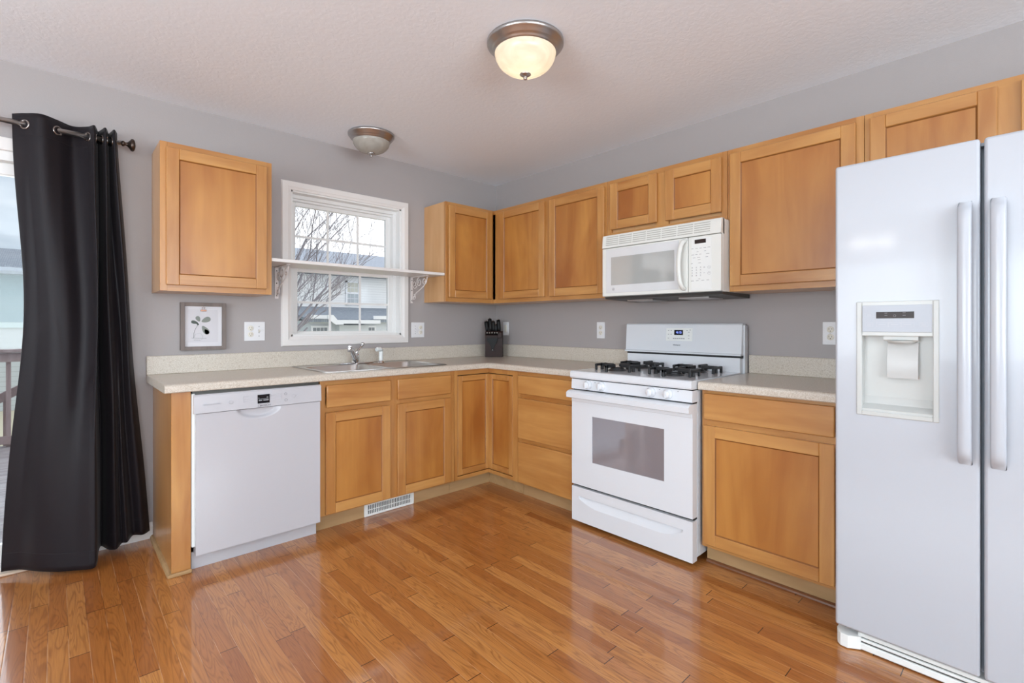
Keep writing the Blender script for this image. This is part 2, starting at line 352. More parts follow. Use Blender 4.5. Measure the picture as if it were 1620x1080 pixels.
def thing(name, label, cat, base=(0, 0, 0), wall=None, pos=0, group=None, rz=0):
    """wall 'back': local x = X - pos; wall 'right': local x = pos - Y; local -y points into the room. base z removed from the meshes"""
    o = bpy.data.objects.new(name, None); COL.objects.link(o); o.empty_display_size = .1
    if wall == 'back': o.location = (pos, 0, base[2])
    elif wall == 'right': o.location = (0, pos, base[2]); o.rotation_euler = (0, 0, R(-90))
    else: o.location = base; o.rotation_euler = (0, 0, rz)
    BASE[o.name] = Vector((0, 0, base[2])) if wall else Vector((0, 0, 0))
    o['label'] = label; o['category'] = cat
    if group: o['group'] = group
    return o
def tag(o, label, cat, group=None):
    o['label'] = label; o['category'] = cat
    if group: o['group'] = group
    return o
def structure(o): o['kind'] = 'structure'; return o
def text(body, size, mat, parent, loc, rot=(R(90), 0, 0), name='lettering', depth=.0006, align='CENTER', sx=1):
    c = bpy.data.curves.new('txt', 'FONT'); c.body = body; c.size = size; c.extrude = depth; c.align_x = align; c.align_y = 'CENTER'
    t = bpy.data.objects.new('txt', c); COL.objects.link(t)
    me = bpy.data.meshes.new_from_object(t.evaluated_get(bpy.context.evaluated_depsgraph_get()))
    bpy.data.objects.remove(t); bpy.data.curves.remove(c)
    me.materials.clear(); me.materials.append(M[mat])
    o = bpy.data.objects.new(name, me); COL.objects.link(o)
    off = BASE.get(parent.name, Vector((0, 0, 0)))
    me.transform(Matrix.Translation(Vector(loc) - off) @ Matrix.Rotation(rot[2], 4, 'Z') @ Matrix.Rotation(rot[0], 4, 'X') @ Matrix.Diagonal((sx, 1, 1, 1)))
    o.parent = parent; BASE[o.name] = off
    return o
def catmull(P, n):
    out = []
    for i in range(len(P)-1):
        p0, p1, p2, p3 = P[max(i-1, 0)], P[i], P[i+1], P[min(i+2, len(P)-1)]
        for k in range(n):
            t = k/n
            out.append(tuple(.5*((2*b) + (-a+c)*t + (2*a-5*b+4*c-d)*t*t + (-a+3*b-3*c+d)*t**3) for a, b, c, d in zip(p0, p1, p2, p3)))
    out.append(tuple(P[-1])); return out

# ------------------------------------------------------------------ room
H = 2.458; XL, YR = -6.2, -6.4; T = .16
# openings on the back wall
WX0, WX1, WZ0, WZ1 = -1.811, -.985, 1.112, 2.086
DX0, DX1, DZ1 = -4.80, -2.935, 2.025
b = MB()
b.box(XL, DX0, 0, T, 0, H); b.box(DX0, DX1, 0, T, DZ1, H); b.box(DX1, WX0, 0, T, 0, H)
b.box(WX0, WX1, 0, T, 0, WZ0); b.box(WX0, WX1, 0, T, WZ1, H); b.box(WX1, 0, 0, T, 0, H)
structure(b.build('wall_back', 'wall'))
b = MB(); b.box(0, T, YR, T, 0, H); structure(b.build('wall_right', 'wall'))
b = MB(); y0, y1, z0, z1 = -4.55, -1.45, .6, 2.12
b.box(XL-T, XL, YR, y0, 0, H).box(XL-T, XL, y1, T, 0, H).box(XL-T, XL, y0, y1, 0, z0).box(XL-T, XL, y0, y1, z1, H); structure(b.build('wall_left', 'wall'))
b = MB(); x0, x1 = -5.15, -1.05
b.box(XL-T, x0, YR-T, YR, 0, H).box(x1, T, YR-T, YR, 0, H).box(x0, x1, YR-T, YR, 0, .65).box(x0, x1, YR-T, YR, 2.2, H); structure(b.build('wall_rear', 'wall'))
b = MB(); b.box(XL-T, T, YR-T, T, H, H+.12); structure(b.build('ceiling', 'ceil'))
b = MB(); b.box(XL-T, T, YR-T, T, -.08, 0); structure(b.build('floor', 'floor'))

def simple_window(name, axis, c, a0, a1, z0, z1, n):
    b = MB()
    def bx(u0, u1, w0, w1, q0, q1):
        if axis == 'x': b.box(c+q0, c+q1, u0, u1, w0, w1)
        else: b.box(u0, u1, c+q0, c+q1, w0, w1)
    s = 1
    bx(a0, a1, z0, z0+.05, -.12, -.02); bx(a0, a1, z1-.05, z1, -.12, -.02)
    for k in range(n+1):
        u = a0 + (a1-a0)*k/n; w = .03
        bx(max(a0, u-w), min(a1, u+w), z0, z1, -.12, -.02)
    bx(a0, a1, (z0+z1)/2-.02, (z0+z1)/2+.02, -.10, -.04)
    o = structure(b.build(name, 'vinyl'))
    g = MB()
    if axis == 'x': g.box(c-.075, c-.07, a0+.02, a1-.02, z0+.02, z1-.02)
    else: g.box(a0+.02, a1-.02, c-.075, c-.07, z0+.02, z1-.02)
    g.build('window_pane', 'glass', o)
simple_window('window_2', 'x', XL, -4.55, -1.45, .6, 2.12, 3)  # this and window_3 are unseen, invented to hold the fill lamps
simple_window('window_3', 'y', YR, -5.15, -1.05, .65, 2.2, 4)

# ---- kitchen window (window_1): casing, jamb, two sashes with muntins
b = MB()
prof = [(0, .004), (.006, .016), (.040, .018), (.048, .014), (.062, .010), (.062, 0)]   # (distance inward from outer edge, projection)
ox0, ox1, oz0, oz1 = WX0-.062, WX1+.062, WZ0-.066, WZ1+.058
for (d0, p0), (d1, p1) in zip([(0, 0)]+prof[:-1], prof):
    for side in range(4):
        def C(d, p, k):
            return [(ox0+d, -p, oz0+d*1.06), (ox1-d, -p, oz0+d*1.06), (ox1-d, -p, oz1-d*.95), (ox0+d, -p, oz1-d*.95)][k]
        k, k2 = side, (side+1) % 4
        b.quad([C(d0, p0, k), C(d0, p0, k2), C(d1, p1, k2), C(d1, p1, k)])
w1 = structure(b.build('window_1', 'trim'))
b = MB()   # jamb liner with stepped stops
JT = .012
b.box(WX0, WX0+JT, 0, T, WZ0, WZ1).box(WX1-JT, WX1, 0, T, WZ0, WZ1).box(WX0, WX1, 0, T, WZ0, WZ0+JT).box(WX0, WX1, 0, T, WZ1-JT, WZ1)
b.box(WX0+JT, WX0+.034, .065, T, WZ0, WZ1).box(WX1-.034, WX1-JT, .065, T, WZ0, WZ1).box(WX0, WX1, .06, T, WZ1-.036, WZ1-JT).box(WX0, WX1, .085, T, WZ1-.05, WZ1-.03)
b.box(WX0, WX1, .05, T, WZ0+JT, WZ0+.022)
b.build('window_frame', 'vinyl', w1)
def sash(name, x0, x1, z0, z1, y, gx0, gx1, gz0, gz1, th=.03):
    b = MB()
    b.box(x0, gx0, y-th/2, y+th/2, z0, z1, bev=.003).box(gx1, x1, y-th/2, y+th/2, z0, z1, bev=.003)
    b.box(gx0, gx1, y-th/2, y+th/2, z0, gz0, bev=.003).box(gx0, gx1, y-th/2, y+th/2, gz1, z1, bev=.003)
    o = b.build(name, 'vinyl', w1)
    g = MB(); g.box(gx0-.003, gx1+.003, y-.002, y+.002, gz0-.003, gz1+.003); g.build('window_pane', 'glass', o)
    m = MB(); w = .008
    for k in (1, 2):
        x = gx0+(gx1-gx0)*k/3; m.box(x-w, x+w, y-.007, y-.003, gz0, gz1)
    zc = gz0+(gz1-gz0)*.49; m.box(gx0, gx1, y-.008, y-.003, zc-w, zc+w)
    m.build('muntin_grid', 'vinyl', o)
sash('lower_sash', WX0+.030, WX1-.030, WZ0+.018, 1.592, .088, -1.741, -1.056, 1.144, 1.553)
sash('upper_sash', WX0+.030, WX1-.030, 1.56, WZ1-.034, .128, -1.742, -1.053, 1.603, 2.010)

# ---- sliding glass door (door_1)
b = MB(); tw = .062
b.box(DX1, DX1+tw, -.016, 0, 0, DZ1+tw, bev=.003).box(DX0-tw, DX0, -.016, 0, 0, DZ1+tw, bev=.003).box(DX0-tw, DX1+tw, -.017, 0, DZ1, DZ1+tw, bev=.003)
d1 = structure(b.build('door_1', 'trim'))
b = MB(); b.box(DX1-.03, DX1, 0, T, 0, DZ1).box(DX0, DX0+.03, 0, T, 0, DZ1).box(DX0, DX1, 0, T, DZ1-.045, DZ1).box(DX0, DX1, 0, T, .0, .03)
b.build('door_frame', 'vinyl', d1)
for nm, xa, xb, y in (('door_panel', -3.90, DX1-.03, .07), ('door_panel', DX0+.03, -3.84, .11)):
    b = MB(); s = .075
    b.box(xa, xa+s, y-.02, y+.02, .03, DZ1-.045, bev=.004).box(xb-s, xb, y-.02, y+.02, .03, DZ1-.045, bev=.004).box(xa+s, xb-s, y-.02, y+.02, .03, .12, bev=.004).box(xa+s, xb-s, y-.02, y+.02, DZ1-.105, DZ1-.045, bev=.004)
    o = b.build(nm, 'vinyl', d1)
    g = MB(); g.box(xa+s-.004, xb-s+.004, y-.003, y+.003, .116, DZ1-.101); g.build('door_pane', 'glass', o)
b = MB(); b.box(DX0-.02, DX1+.03, -.055, 0.0, 0, .014, bev=.004)
structure(b.build('trim_1', wood('threshold_wood', srgb(196, 170, 148), srgb(214, 192, 172), (2, 20, 20))))
# baseboards
def baseboard(name, x0, x1):
    b = MB(); b.prism([(-.013, 0), (-.013, .065), (-.009, .075), (-.005, .085), (0, .088), (0, 0)], 'x', x0, x1); structure(b.build(name, 'trim'))
baseboard('baseboard_back', DX1+tw, -2.556)
b = MB(); b.prism([(XL+.013, 0), (XL+.013, .08), (XL, .088), (XL, 0)], 'y', YR, 0) ; structure(b.build('baseboard_left', 'trim'))
b = MB(); b.prism([(-.013, 0), (-.013, .08), (0, .088), (0, 0)], 'y', YR, -3.80) ; structure(b.build('baseboard_right', 'trim'))

# ------------------------------------------------------------------ cabinets
def shaker(parent, x0, x1, z0, z1, y, th=.020, fw=.056, name='door', M_=None, rec=.008):
    b = MB()
    yf = y - th
    b.box(x0, x0+fw, yf, y, z0, z1, 0, bev=.0025).box(x1-fw, x1, yf, y, z0, z1, 0, bev=.0025)
    b.box(x0+fw, x1-fw, yf, y, z1-fw, z1, 1, bev=.0025).box(x0+fw, x1-fw, yf, y, z0, z0+fw, 1, bev=.0025)
    # small inner bead + recessed panel
    e = .005
    X0, X1, Z0, Z1 = x0+fw, x1-fw, z0+fw, z1-fw
    O = [(X0, Z0), (X1, Z0), (X1, Z1), (X0, Z1)]; I = [(X0+e, Z0+e), (X1-e, Z0+e), (X1-e, Z1-e), (X0+e, Z1-e)]
    for k in range(4):
        k2 = (k+1) % 4
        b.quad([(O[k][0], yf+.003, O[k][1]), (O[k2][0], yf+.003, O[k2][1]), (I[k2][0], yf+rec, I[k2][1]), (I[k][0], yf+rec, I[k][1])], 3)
    b.box(X0-.002, X1+.002, yf+rec, y-.001, Z0-.002, Z1+.002, 2)
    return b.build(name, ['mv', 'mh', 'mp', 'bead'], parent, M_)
def slab(parent, x0, x1, z0, z1, y, th=.020, name='drawer_front', M_=None):
    b = MB(); b.box(x0, x1, y-th, y, z0, z1, 0, bev=.005, seg=2); return b.build(name, ['mh'], parent, M_)
UD = .295
def wall_cab(label, wall, pos, w, z0, z1, doors, stiles=(), group='honey maple wall cabinets', side='mside'):
    t = thing('wall_cabinet', label, 'cabinet', (0, 0, z0), wall, pos, group)
    b = MB(); b.box(0.0005, w-.0005, -UD+.019, -.001, z0, z1); b.build('body', [side], t)
    f = MB(); s = .032
    f.box(0.0005, s, -UD, -UD+.019, z0, z1, 0, bev=.0008).box(w-s, w-.0005, -UD, -UD+.019, z0, z1, 0, bev=.0008)
    f.box(s, w-s, -UD, -UD+.0188, z1-s, z1, 1).box(s, w-s, -UD, -UD+.0188, z0, z0+s, 1)
    for a, c in stiles: f.box(a, c, -UD, -UD+.0188, z0+s, z1-s, 0)
    f.build('face_frame', ['mv', 'mh'], t)
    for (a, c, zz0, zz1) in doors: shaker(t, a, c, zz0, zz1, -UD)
    return t
UT, UB = 2.134, 1.367
wall_cab('single door honey maple wall cabinet between the dark curtain and the window', 'back', -2.560, .542, UB, 2.142, [(.026, .511, 1.398, 2.112)], side='mside')
# back run of the corner: x -.773 .. -.295 (door)
t = thing('wall_cabinet', 'narrow maple wall cabinet at right end of window shelf, against the corner', 'cabinet', (0, 0, UB), 'back', -.773, 'honey maple wall cabinets')
b = MB(); b.box(0, .772, -UD+.019, -.001, UB, UT); b.build('body', 'mside', t)
f = MB(); f.box(0, .024, -UD, -UD+.019, UB, UT, bev=.0008).box(.452, .4965, -UD, -UD+.0188, UB, UT).box(.024, .452, -UD, -UD+.0188, UT-.03, UT, 1).box(.024, .452, -UD, -UD+.0188, UB, UB+.034, 1)
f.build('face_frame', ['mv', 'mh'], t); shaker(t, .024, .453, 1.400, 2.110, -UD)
# right wall run
wall_cab('two-door maple wall cabinet between the corner and the microwave', 'right', -UD, 1.153, UB, UT-.004, [(.098, .598, 1.398, 2.104), (.650, 1.139, 1.396, 2.100)], stiles=[(.0, .1), (.59, .66)])
wall_cab('short two-door maple wall cabinet directly above the white microwave', 'right', -1.449, .789, 1.755, UT-.004, [(.034, .371, 1.806, 2.102), (.427, .760, 1.804, 2.100)], stiles=[(.36, .44)])
wall_cab('tall single door maple wall cabinet right of the microwave', 'right', -2.239, .611, UB, UT-.004, [(.018, .580, 1.396, 2.102)])
wall_cab('wide maple wall cabinet above the white refrigerator', 'right', -2.851, .93, 1.80, UT-.004, [(.022, .424, 1.83, 2.104), (.487, .905, 1.83, 2.104)], stiles=[(.41, .50)])

BD, BH = .600, .871
def base_cab(label, wall, pos, w, rails, stiles, doors, drawers, toe=True, group='honey maple base cabinets', side='mside'):
    t = thing('base_cabinet', label, 'cabinet', (0, 0, 0), wall, pos, group)
    b = MB(); b.box(.001, .018, -BD+.019, -.002, .095, BH).box(w-.018, w-.001, -BD+.019, -.002, .095, BH).box(.018, w-.018, -BD+.019, -.002, .095, .112).box(.018, w-.018, -.012, -.002, .112, BH); b.build('body', side, t)
    f = MB(); f.box(.001, .032, -BD, -BD+.019, .095, BH, 0, bev=.0008).box(w-.032, w-.001, -BD, -BD+.019, .095, BH, 0, bev=.0008)
    for a, c in rails: f.box(.032, w-.032, -BD, -BD+.0188, a, c, 1)
    for a, c in stiles: f.box(a, c, -BD-.0002, -BD+.0188, .096, BH-.001, 0)
    f.build('face_frame', ['mv', 'mh'], t)
    if toe:
        k = MB(); k.box(.001, w-.001, -.545, -.3, 0, .095); k.build('toe_kick', 'toe', t)
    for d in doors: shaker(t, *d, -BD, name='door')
    for d in drawers: slab(t, *d, -BD)
    return t
base_cab('two-door sink base cabinet under the double sink, right of the dishwasher', 'back', -1.855, .940, [(.095, .13), (.67, .73), (.83, BH)], [(.41, .51)],
         [(.030, .437, .104, .686), (.490, .901, .104, .686)], [(.034, .441, .714, .843), (.490, .901, .714, .843)])
base_cab('three-drawer maple base cabinet left of the range', 'right', -.917, .540, [(.095, .13), (.37, .43), (.67, .73), (.83, BH)], [], [],
         [(.017, .503, .716, .842), (.017, .503, .409, .686), (.017, .503, .103, .384)])
base_cab('maple base cabinet with one drawer and one door between range and refrigerator', 'right', -2.243, .612, [(.095, .13), (.68, .74), (.84, BH)], [],
         [(.016, .571, .113, .696)], [(.016, .571, .725, .854)])
b = MB(); b.prism([(-.545, .001), (-.558, .001), (-.556, .009), (-.550, .014), (-.545, .015)], 'x', .001, .611); b.build('shoe_moulding', wood('dark_shoe_wood', srgb(96, 58, 34), srgb(128, 82, 50), (1.3, 16, 16)), bpy.data.objects['base_cabinet.002'])
# corner base cabinet with bi-fold doors
t = thing('base_cabinet', 'L-shaped corner base cabinet with two narrow doors meeting at the inside corner', 'cabinet', (0, 0, 0), None, 0, 'honey maple base cabinets')
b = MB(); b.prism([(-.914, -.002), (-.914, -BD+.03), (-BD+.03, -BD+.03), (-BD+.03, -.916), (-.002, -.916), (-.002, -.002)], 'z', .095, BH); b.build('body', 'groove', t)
f = MB()
f.box(-.914, -.886, -BD, -BD+.02, .095, BH, 0).box(-.886, -BD, -BD, -BD+.02, .095, .120, 1).box(-.886, -BD, -BD, -BD+.02, .834, BH, 1)
f.box(-BD, -BD+.02, -.916, -.862, .095, BH, 0).box(-BD, -BD+.02, -.862, -BD+.02, .095, .120, 2).box(-BD, -BD+.02, -.862, -BD+.02, .834, BH, 2)
f.build('face_frame', ['mv', 'mh', 'mv'], t)
RM = Matrix.Rotation(R(-90), 4, 'Z')
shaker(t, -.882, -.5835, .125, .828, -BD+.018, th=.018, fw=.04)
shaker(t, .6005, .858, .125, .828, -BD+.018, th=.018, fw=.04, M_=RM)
k = MB(); k.prism([(-.914, -.30), (-.914, -.545), (-.545, -.545), (-.545, -.916), (-.30, -.916), (-.30, -.30)], 'z', 0, .095); k.build('toe_kick', 'toe', t)
# end panel
t = thing('end_panel', 'upright wooden end panel supporting the counter left of the dishwasher', 'panel', (0, 0, 0), 'back', -2.554)
b = MB(); b.box(0, .012, -.585, -.001, 0, BH, 0); b.build('side_board', ['endp'], t)
b = MB(); b.box(0, .078, -BD, -.582, .0, BH, 0, bev=.001); b.build('front_stile', 'mv', t)
b = MB(); b.box(.012, .078, -.581, -.54, .0, BH, 0); b.build('filler', 'mv', t)
b = MB(); sp = [(0, 0), (-.018, 0), (-.016, .010), (-.008, .018), (0, .019)]
def shoe(p0, p1, nrm):
    pass
b.prism([(0, 0), (-.016, 0), (-.014, .010), (-.007, .018), (0, .019)], 'y', -.60, -.014)
b.box(-.016, .082, -.616, -.60, 0, .017, bev=.004)
b.build('shoe_moulding', 'toe', t)

# ------------------------------------------------------------------ countertops
CZ, CT = .911, .040; CF = .640
def nose(b, path, zt=CZ):
    prof = [(.03, zt-CT), (.004, zt-CT), (0, zt-CT+.004), (0, zt-.016), (.002, zt-.008), (.007, zt-.003), (.016, zt), (.03, zt)]
    rings = [[fn(d, z) for d, z in prof] for fn in path]
    for r0, r1 in zip(rings, rings[1:]):
        for i in range(len(prof)-1):
            b.quad([r0[i], r1[i], r1[i+1], r0[i+1]], smooth=False)
    for r in (rings[0], rings[-1]): b.quad(r)
CL = -2.585; CE = -1.457
SX0, SX1, SY0, SY1 = -1.80, -.99, -.565, -.065      # hole for the sink
b = MB(); F = CF-.03
b.box(CL, SX0, -F, -.001, CZ-CT, CZ).box(SX1, -F, -F, -.001, CZ-CT, CZ).box(SX0, SX1, -F, SY0, CZ-CT, CZ).box(SX0, SX1, SY1, -.001, CZ-CT, CZ)
b.box(-F, -.001, CE, -.001, CZ-CT, CZ)
nose(b, [lambda d, z: (CL, -CF+d, z), lambda d, z: (-CF+d, -CF+d, z), lambda d, z: (-CF+d, CE, z)])
ct = b.build('countertop', 'counter'); tag(ct, 'L-shaped speckled beige laminate countertop around the sink and corner', 'countertop')
b = MB(); b.box(CL, -.001, -.020, -.001, CZ, 1.015, bev=.003).box(-.020, -.001, CE, -.0195, CZ, 1.015, bev=.003); b.build('backsplash', 'counter', ct)
b = MB(); b.box(-F, -.001, -2.852, -2.241, CZ-CT, CZ)
nose(b, [lambda d, z: (-CF+d, -2.241, z), lambda d, z: (-CF+d, -2.852, z)])
c2 = b.build('countertop', 'counter'); tag(c2, 'short speckled beige laminate countertop between the range and the refrigerator', 'countertop')
b = MB(); b.box(-.020, -.001, -2.852, -2.241, CZ, 1.015, bev=.003); b.build('backsplash', 'counter', c2)

# ------------------------------------------------------------------ sink, faucet, sprayer
t = thing('kitchen_sink', 'stainless steel double bowl sink set into the counter below the window', 'sink', (-1.395, -.315, CZ))
def basin(b, x0, x1, y0, y1, depth, r=.05):
    rim = []; n = 6
    def rr(x0, x1, y0, y1, r, z):
        pts = []
        for cx, cy, a0 in ((x1-r, y1-r, 0), (x0+r, y1-r, 90), (x0+r, y0+r, 180), (x1-r, y0+r, 270)):
            for k in range(n+1):
                a = R(a0+90*k/n); pts.append((cx+r*math.cos(a), cy+r*math.sin(a), z))
        return pts
    L = [rr(x0, x1, y0, y1, r, .003), rr(x0+.004, x1-.004, y0+.004, y1-.004, r, -.004), rr(x0+.012, x1-.012, y0+.012, y1-.012, r, -depth+.02), rr(x0+.03, x1-.03, y0+.03, y1-.03, r*.8, -depth)]
    V = [[b.bm.verts.new(p) for p in l] for l in L]; m = len(V[0])
    for i in range(3):
        for k in range(m):
            f = b.bm.faces.new((V[i][k], V[i][(k+1) % m], V[i+1][(k+1) % m], V[i+1][k])); f.smooth = True
    b.bm.faces.new(V[3])
    return L[0]
b = MB()
hw, hd = .42, .275
B1 = (-.385, -.018, -.235, .175); B2 = (.018, .385, -.235, .175)
zr = .0035
# rim plate as boxes around the two bowls with square cut corners filled by the basin rim
b.box(-hw, hw, -hd, B1[2], .0005, zr, bev=.001).box(-hw, hw, B1[3], hd, .0005, zr, bev=.001).box(-hw, B1[0], B1[2], B1[3], .0005, zr).box(B1[1], B2[0], B1[2], B1[3], .0005, zr).box(B2[1], hw, B1[2], B1[3], .0005, zr)
for X0, X1, Y0, Y1 in (B1, B2):   # corner fillets
    r_ = .05
    for sx, sy, cx, cy in ((1, 1, X1, Y1), (-1, 1, X0, Y1), (-1, -1, X0, Y0), (1, -1, X1, Y0)):
        ccx, ccy = cx-sx*r_, cy-sy*r_
        arc = [(ccx+sx*r_*math.cos(R(90*k/6)), ccy+sy*r_*math.sin(R(90*k/6))) for k in range(7)]
        for k in range(6): b.quad([(cx, cy, zr), (arc[k][0], arc[k][1], zr), (arc[k+1][0], arc[k+1][1], zr)])
b.tube([(-hw, -hd, .003), (hw, -hd, .003), (hw, hd, .003), (-hw, hd, .003), (-hw, -hd, .003)], .0035, seg=6)
b.build('rim', 'steel', t)
for B_ in (B1, B2):
    b = MB(); basin(b, *B_, .17); o = b.build('bowl', 'steel', t)
    d = MB(); cx, cy = (B_[0]+B_[1])/2, (B_[2]+B_[3])/2
    d.lathe([(.0, -.166), (.02, -.168), (.036, -.166), (.045, -.1685)], (cx, cy, 0), seg=20); d.build('drain', 'chrome', o)
# faucet at (-1.40,-.10)
FX, FY = -1.402, -.100
t = thing('faucet', 'chrome single lever kitchen faucet behind the left sink bowl', 'faucet', (FX, FY, CZ+.004))
b = MB(); b.lathe([(0, .014), (.020, .014), (.027, .010), (.030, 0), (.030, -.0002)], seg=20)
b.box(-.125, .125, -.028, .028, 0, .010, bev=.005, seg=2); b.build('base_plate', 'chrome', t)
b = MB(); b.lathe([(.028, .008), (.026, .03), (.024, .055), (.025, .060), (.024, .068), (.0, .076)], seg=20); b.build('body', 'chrome', t)
b = MB(); b.tube([(-.004, -.012, .022), (-.035, -.045, .060), (-.072, -.090, .102), (-.092, -.114, .118), (-.104, -.128, .118)], [.021, .020, .017, .015, .014], seg=12)
o = b.build('spout', 'chrome', t)
b = MB(); b.lathe([(0, .128), (.014, .128), (.016, .122), (.016, .098), (.014, .094), (0, .094)], (-.106, -.131, 0), seg=16); b.build('aerator', 'chrome', o)
b = MB(); b.tube([(0, 0, .070), (.016, .006, .090), (.038, .012, .110), (.055, .018, .128)], [.014, .009, .008, .010], seg=8); b.lathe([(0, .150), (.010, .147), (.014, .139), (.012, .129), (0, .124)], (.060, .019, 0), seg=14); b.build('lever_handle', 'chrome', t)
t = thing('sprayer', 'white side sprayer standing right of the faucet on the sink rim', 'sprayer', (-1.222, -.125, CZ+.004))
b = MB(); b.lathe([(.024, 0), (.022, .006), (.016, .012), (.014, .014)], seg=16); b.build('escutcheon', 'chrome', t)
b = MB(); b.lathe([(.013, .010), (.015, .04), (.014, .075), (.015, .09), (.0, .094)], seg=14); b.tube([(.004, 0, .085), (-.010, -.006, .098), (-.034, -.012, .098), (-.044, -.016, .093)], [.014, .016, .016, .012], seg=10); b.build('spray_head', 'plastic', t)

# ------------------------------------------------------------------ dishwasher
DW0, DW1 = -2.470, -1.862
t = thing('dishwasher', 'white built-in dishwasher under the counter left of the sink cabinet', 'dishwasher', (0, 0, 0), 'back', DW0)
w = DW1-DW0
b = MB(); b.box(.006, w-.006, -.575, -.02, .10, .862); b.build('body', 'dark', t)
b = MB(); b.box(0.0, w, -.600, -.58, .845, .868); b.build('mounting_strip', 'darkgrey', t)
b = MB(); b.box(-.004, .008, -.612, -.57, .12, .856); b.build('side_seal', 'plastic', t)
b = MB()
y = -.635
cxs = .288
def dwf(u, v):
    x = .008+(w-.012)*u; z = .082+(.760-.082)*v
    dx = (x-cxs)/.105; dz = (.760-z)/.050
    q = 1-dx*dx-dz*dz
    dep = .016*min(1, max(0, q)*2.4)*1.0
    return (x, y+dep, z)
b.grid(dwf, 110, 160)
b.box(.008, w-.004, y+.002+.018, -.578, .082, .760)
for (a, c) in (((.008, .082), (w-.004, .082)), ((.008, .760), (w-.004, .760))):
    b.quad([(a[0], y, a[1]), (c[0], y, c[1]), (c[0], y+.021, c[1]), (a[0], y+.021, a[1])])
for xx in (.008, w-.004): b.quad([(xx, y, .082), (xx, y, .760), (xx, y+.021, .760), (xx, y+.021, .082)])
dd = b.build('door', 'white', t)
b = MB(); b.prism([(-.642, .763), (-.638, .845), (-.630, .853), (-.580, .853), (-.580, .763)], 'x', 0, w)
cp = b.build('control_panel', 'white', t)
b = MB(); b.box(.02, w-.004, -.575, -.555, .0, .082); b.box(.0, .02, -.575, -.562, .0, .082); b.build('toe_panel', 'white', t)
yp = -.641
b = MB(); b.box(.279, .337, yp-.0012, yp+.006, .783, .828); o = b.build('display_window', 'display', cp)
b = MB(); b.box(.284, .332, yp-.0016, yp-.001, .805, .8062); b.box(.284, .300, yp-.0016, yp-.001, .797, .7995); b.box(.306, .332, yp-.0016, yp-.001, .797, .8); b.box(.322, .330, yp-.0016, yp-.001, .812, .8145); b.box(.284, .2855, yp-.0016, yp-.001, .808, .814); b.build('display_marks', 'ledw', o)
b = MB()
for z in (.788, .800, .812, .824): b.box(.212, .238, yp-.0006, yp+.001, z, z+.0008)
b.box(.212, .2128, yp-.0006, yp+.001, .788, .8248)
for z in (.788, .801, .814, .826): b.box(.366, .394, yp-.0006, yp+.001, z, z+.0008)
b.box(.3935, .3943, yp-.0006, yp+.001, .788, .8268)
for z in (.794, .806, .818):
    b.box(.246, .266, yp-.0006, yp+.001, z, z+.002); b.box(.343, .362, yp-.0006, yp+.001, z+.002, z+.004)
b.box(.140, .144, yp-.0006, yp+.001, .800, .806); b.box(.476, .480, yp-.0006, yp+.001, .803, .809); b.box(.428, .437, yp-.0006, yp+.001, .820, .8212); b.box(.430, .441, yp-.0006, yp+.001, .788, .7892)
b.build('printed_marks', 'lightmark', cp)
for x, z, r_, m in ((.157, .804, .0095, 'lightmark'), (.417, .821, .0065, 'darkmark'), (.419, .788, .0065, 'darkmark'), (.458, .806, .0095, 'lightmark')):
    b = MB(); b.lathe([(r_, yp), (r_, yp-.0015), (r_*.86, yp-.0015)], (x, 0, z), axis='y', seg=24); b.lathe([(r_*.86, yp-.0012), (0, yp-.0012)], (x, 0, z), axis='y', seg=24, mi=1); b.build('button', [m, 'white'], cp)
text('BOSCH', .0135, 'darkmark', cp, (.316, yp-.0008, .7715), name='lettering', sx=1.15)
b = MB(); b.lathe([(.006, yp-.0005), (.006, yp-.001), (.005, yp-.001), (.005, yp-.0005)], (.286, 0, .7715), axis='y', seg=20); b.build('emblem', 'darkmark', cp)
text('SilencePlus 50 dBA', .010, 'lightmark', cp, (.075, yp-.0008, .803), name='lettering')

# ------------------------------------------------------------------ floor register
t = thing('floor_register', 'white louvred vent grille in the toe kick under the sink cabinet', 'vent', (-1.385, -.545, 0))
b = MB(); x0, x1, z1 = -.175, .175, .083
b.box(x0, x1, -.008, -.0005, 0.001, .014, bev=.002).box(x0, x1, -.008, -.0005, z1-.014, z1, bev=.002).box(x0, x0+.02, -.008, -.0005, .014, z1-.014).box(x1-.02, x1, -.008, -.0005, .014, z1-.014); b.build('frame', 'plastic', t)
b = MB(); b.box(x0+.02, x1-.02, -.002, -.0005, .014, z1-.014); b.build('backing', 'dark', t)
b = MB()
for k in range(27):
    x = x0+.024+k*(.302/26); b.box(x-.0022, x+.0022, -.006, -.002, .014, z1-.014)
b.box(x0+.02, x1-.02, -.007, -.005, .038, .042)
b.build('louvres', 'plastic', t)

# ------------------------------------------------------------------ range
RY0 = -1.466; RW = .766
t = thing('gas_range', 'white freestanding gas range with oven window between base cabinets', 'stove', (0, 0, 0), 'right', RY0)
XF = -.675
b = MB(); b.box(.004, RW-.004, -.625, -.03, .035, .885, bev=.002)
for sx in (.03, RW-.06):
    for sy in (-.60, -.10): b.box(sx, sx+.03, sy, sy+.03, 0, .036, 1)
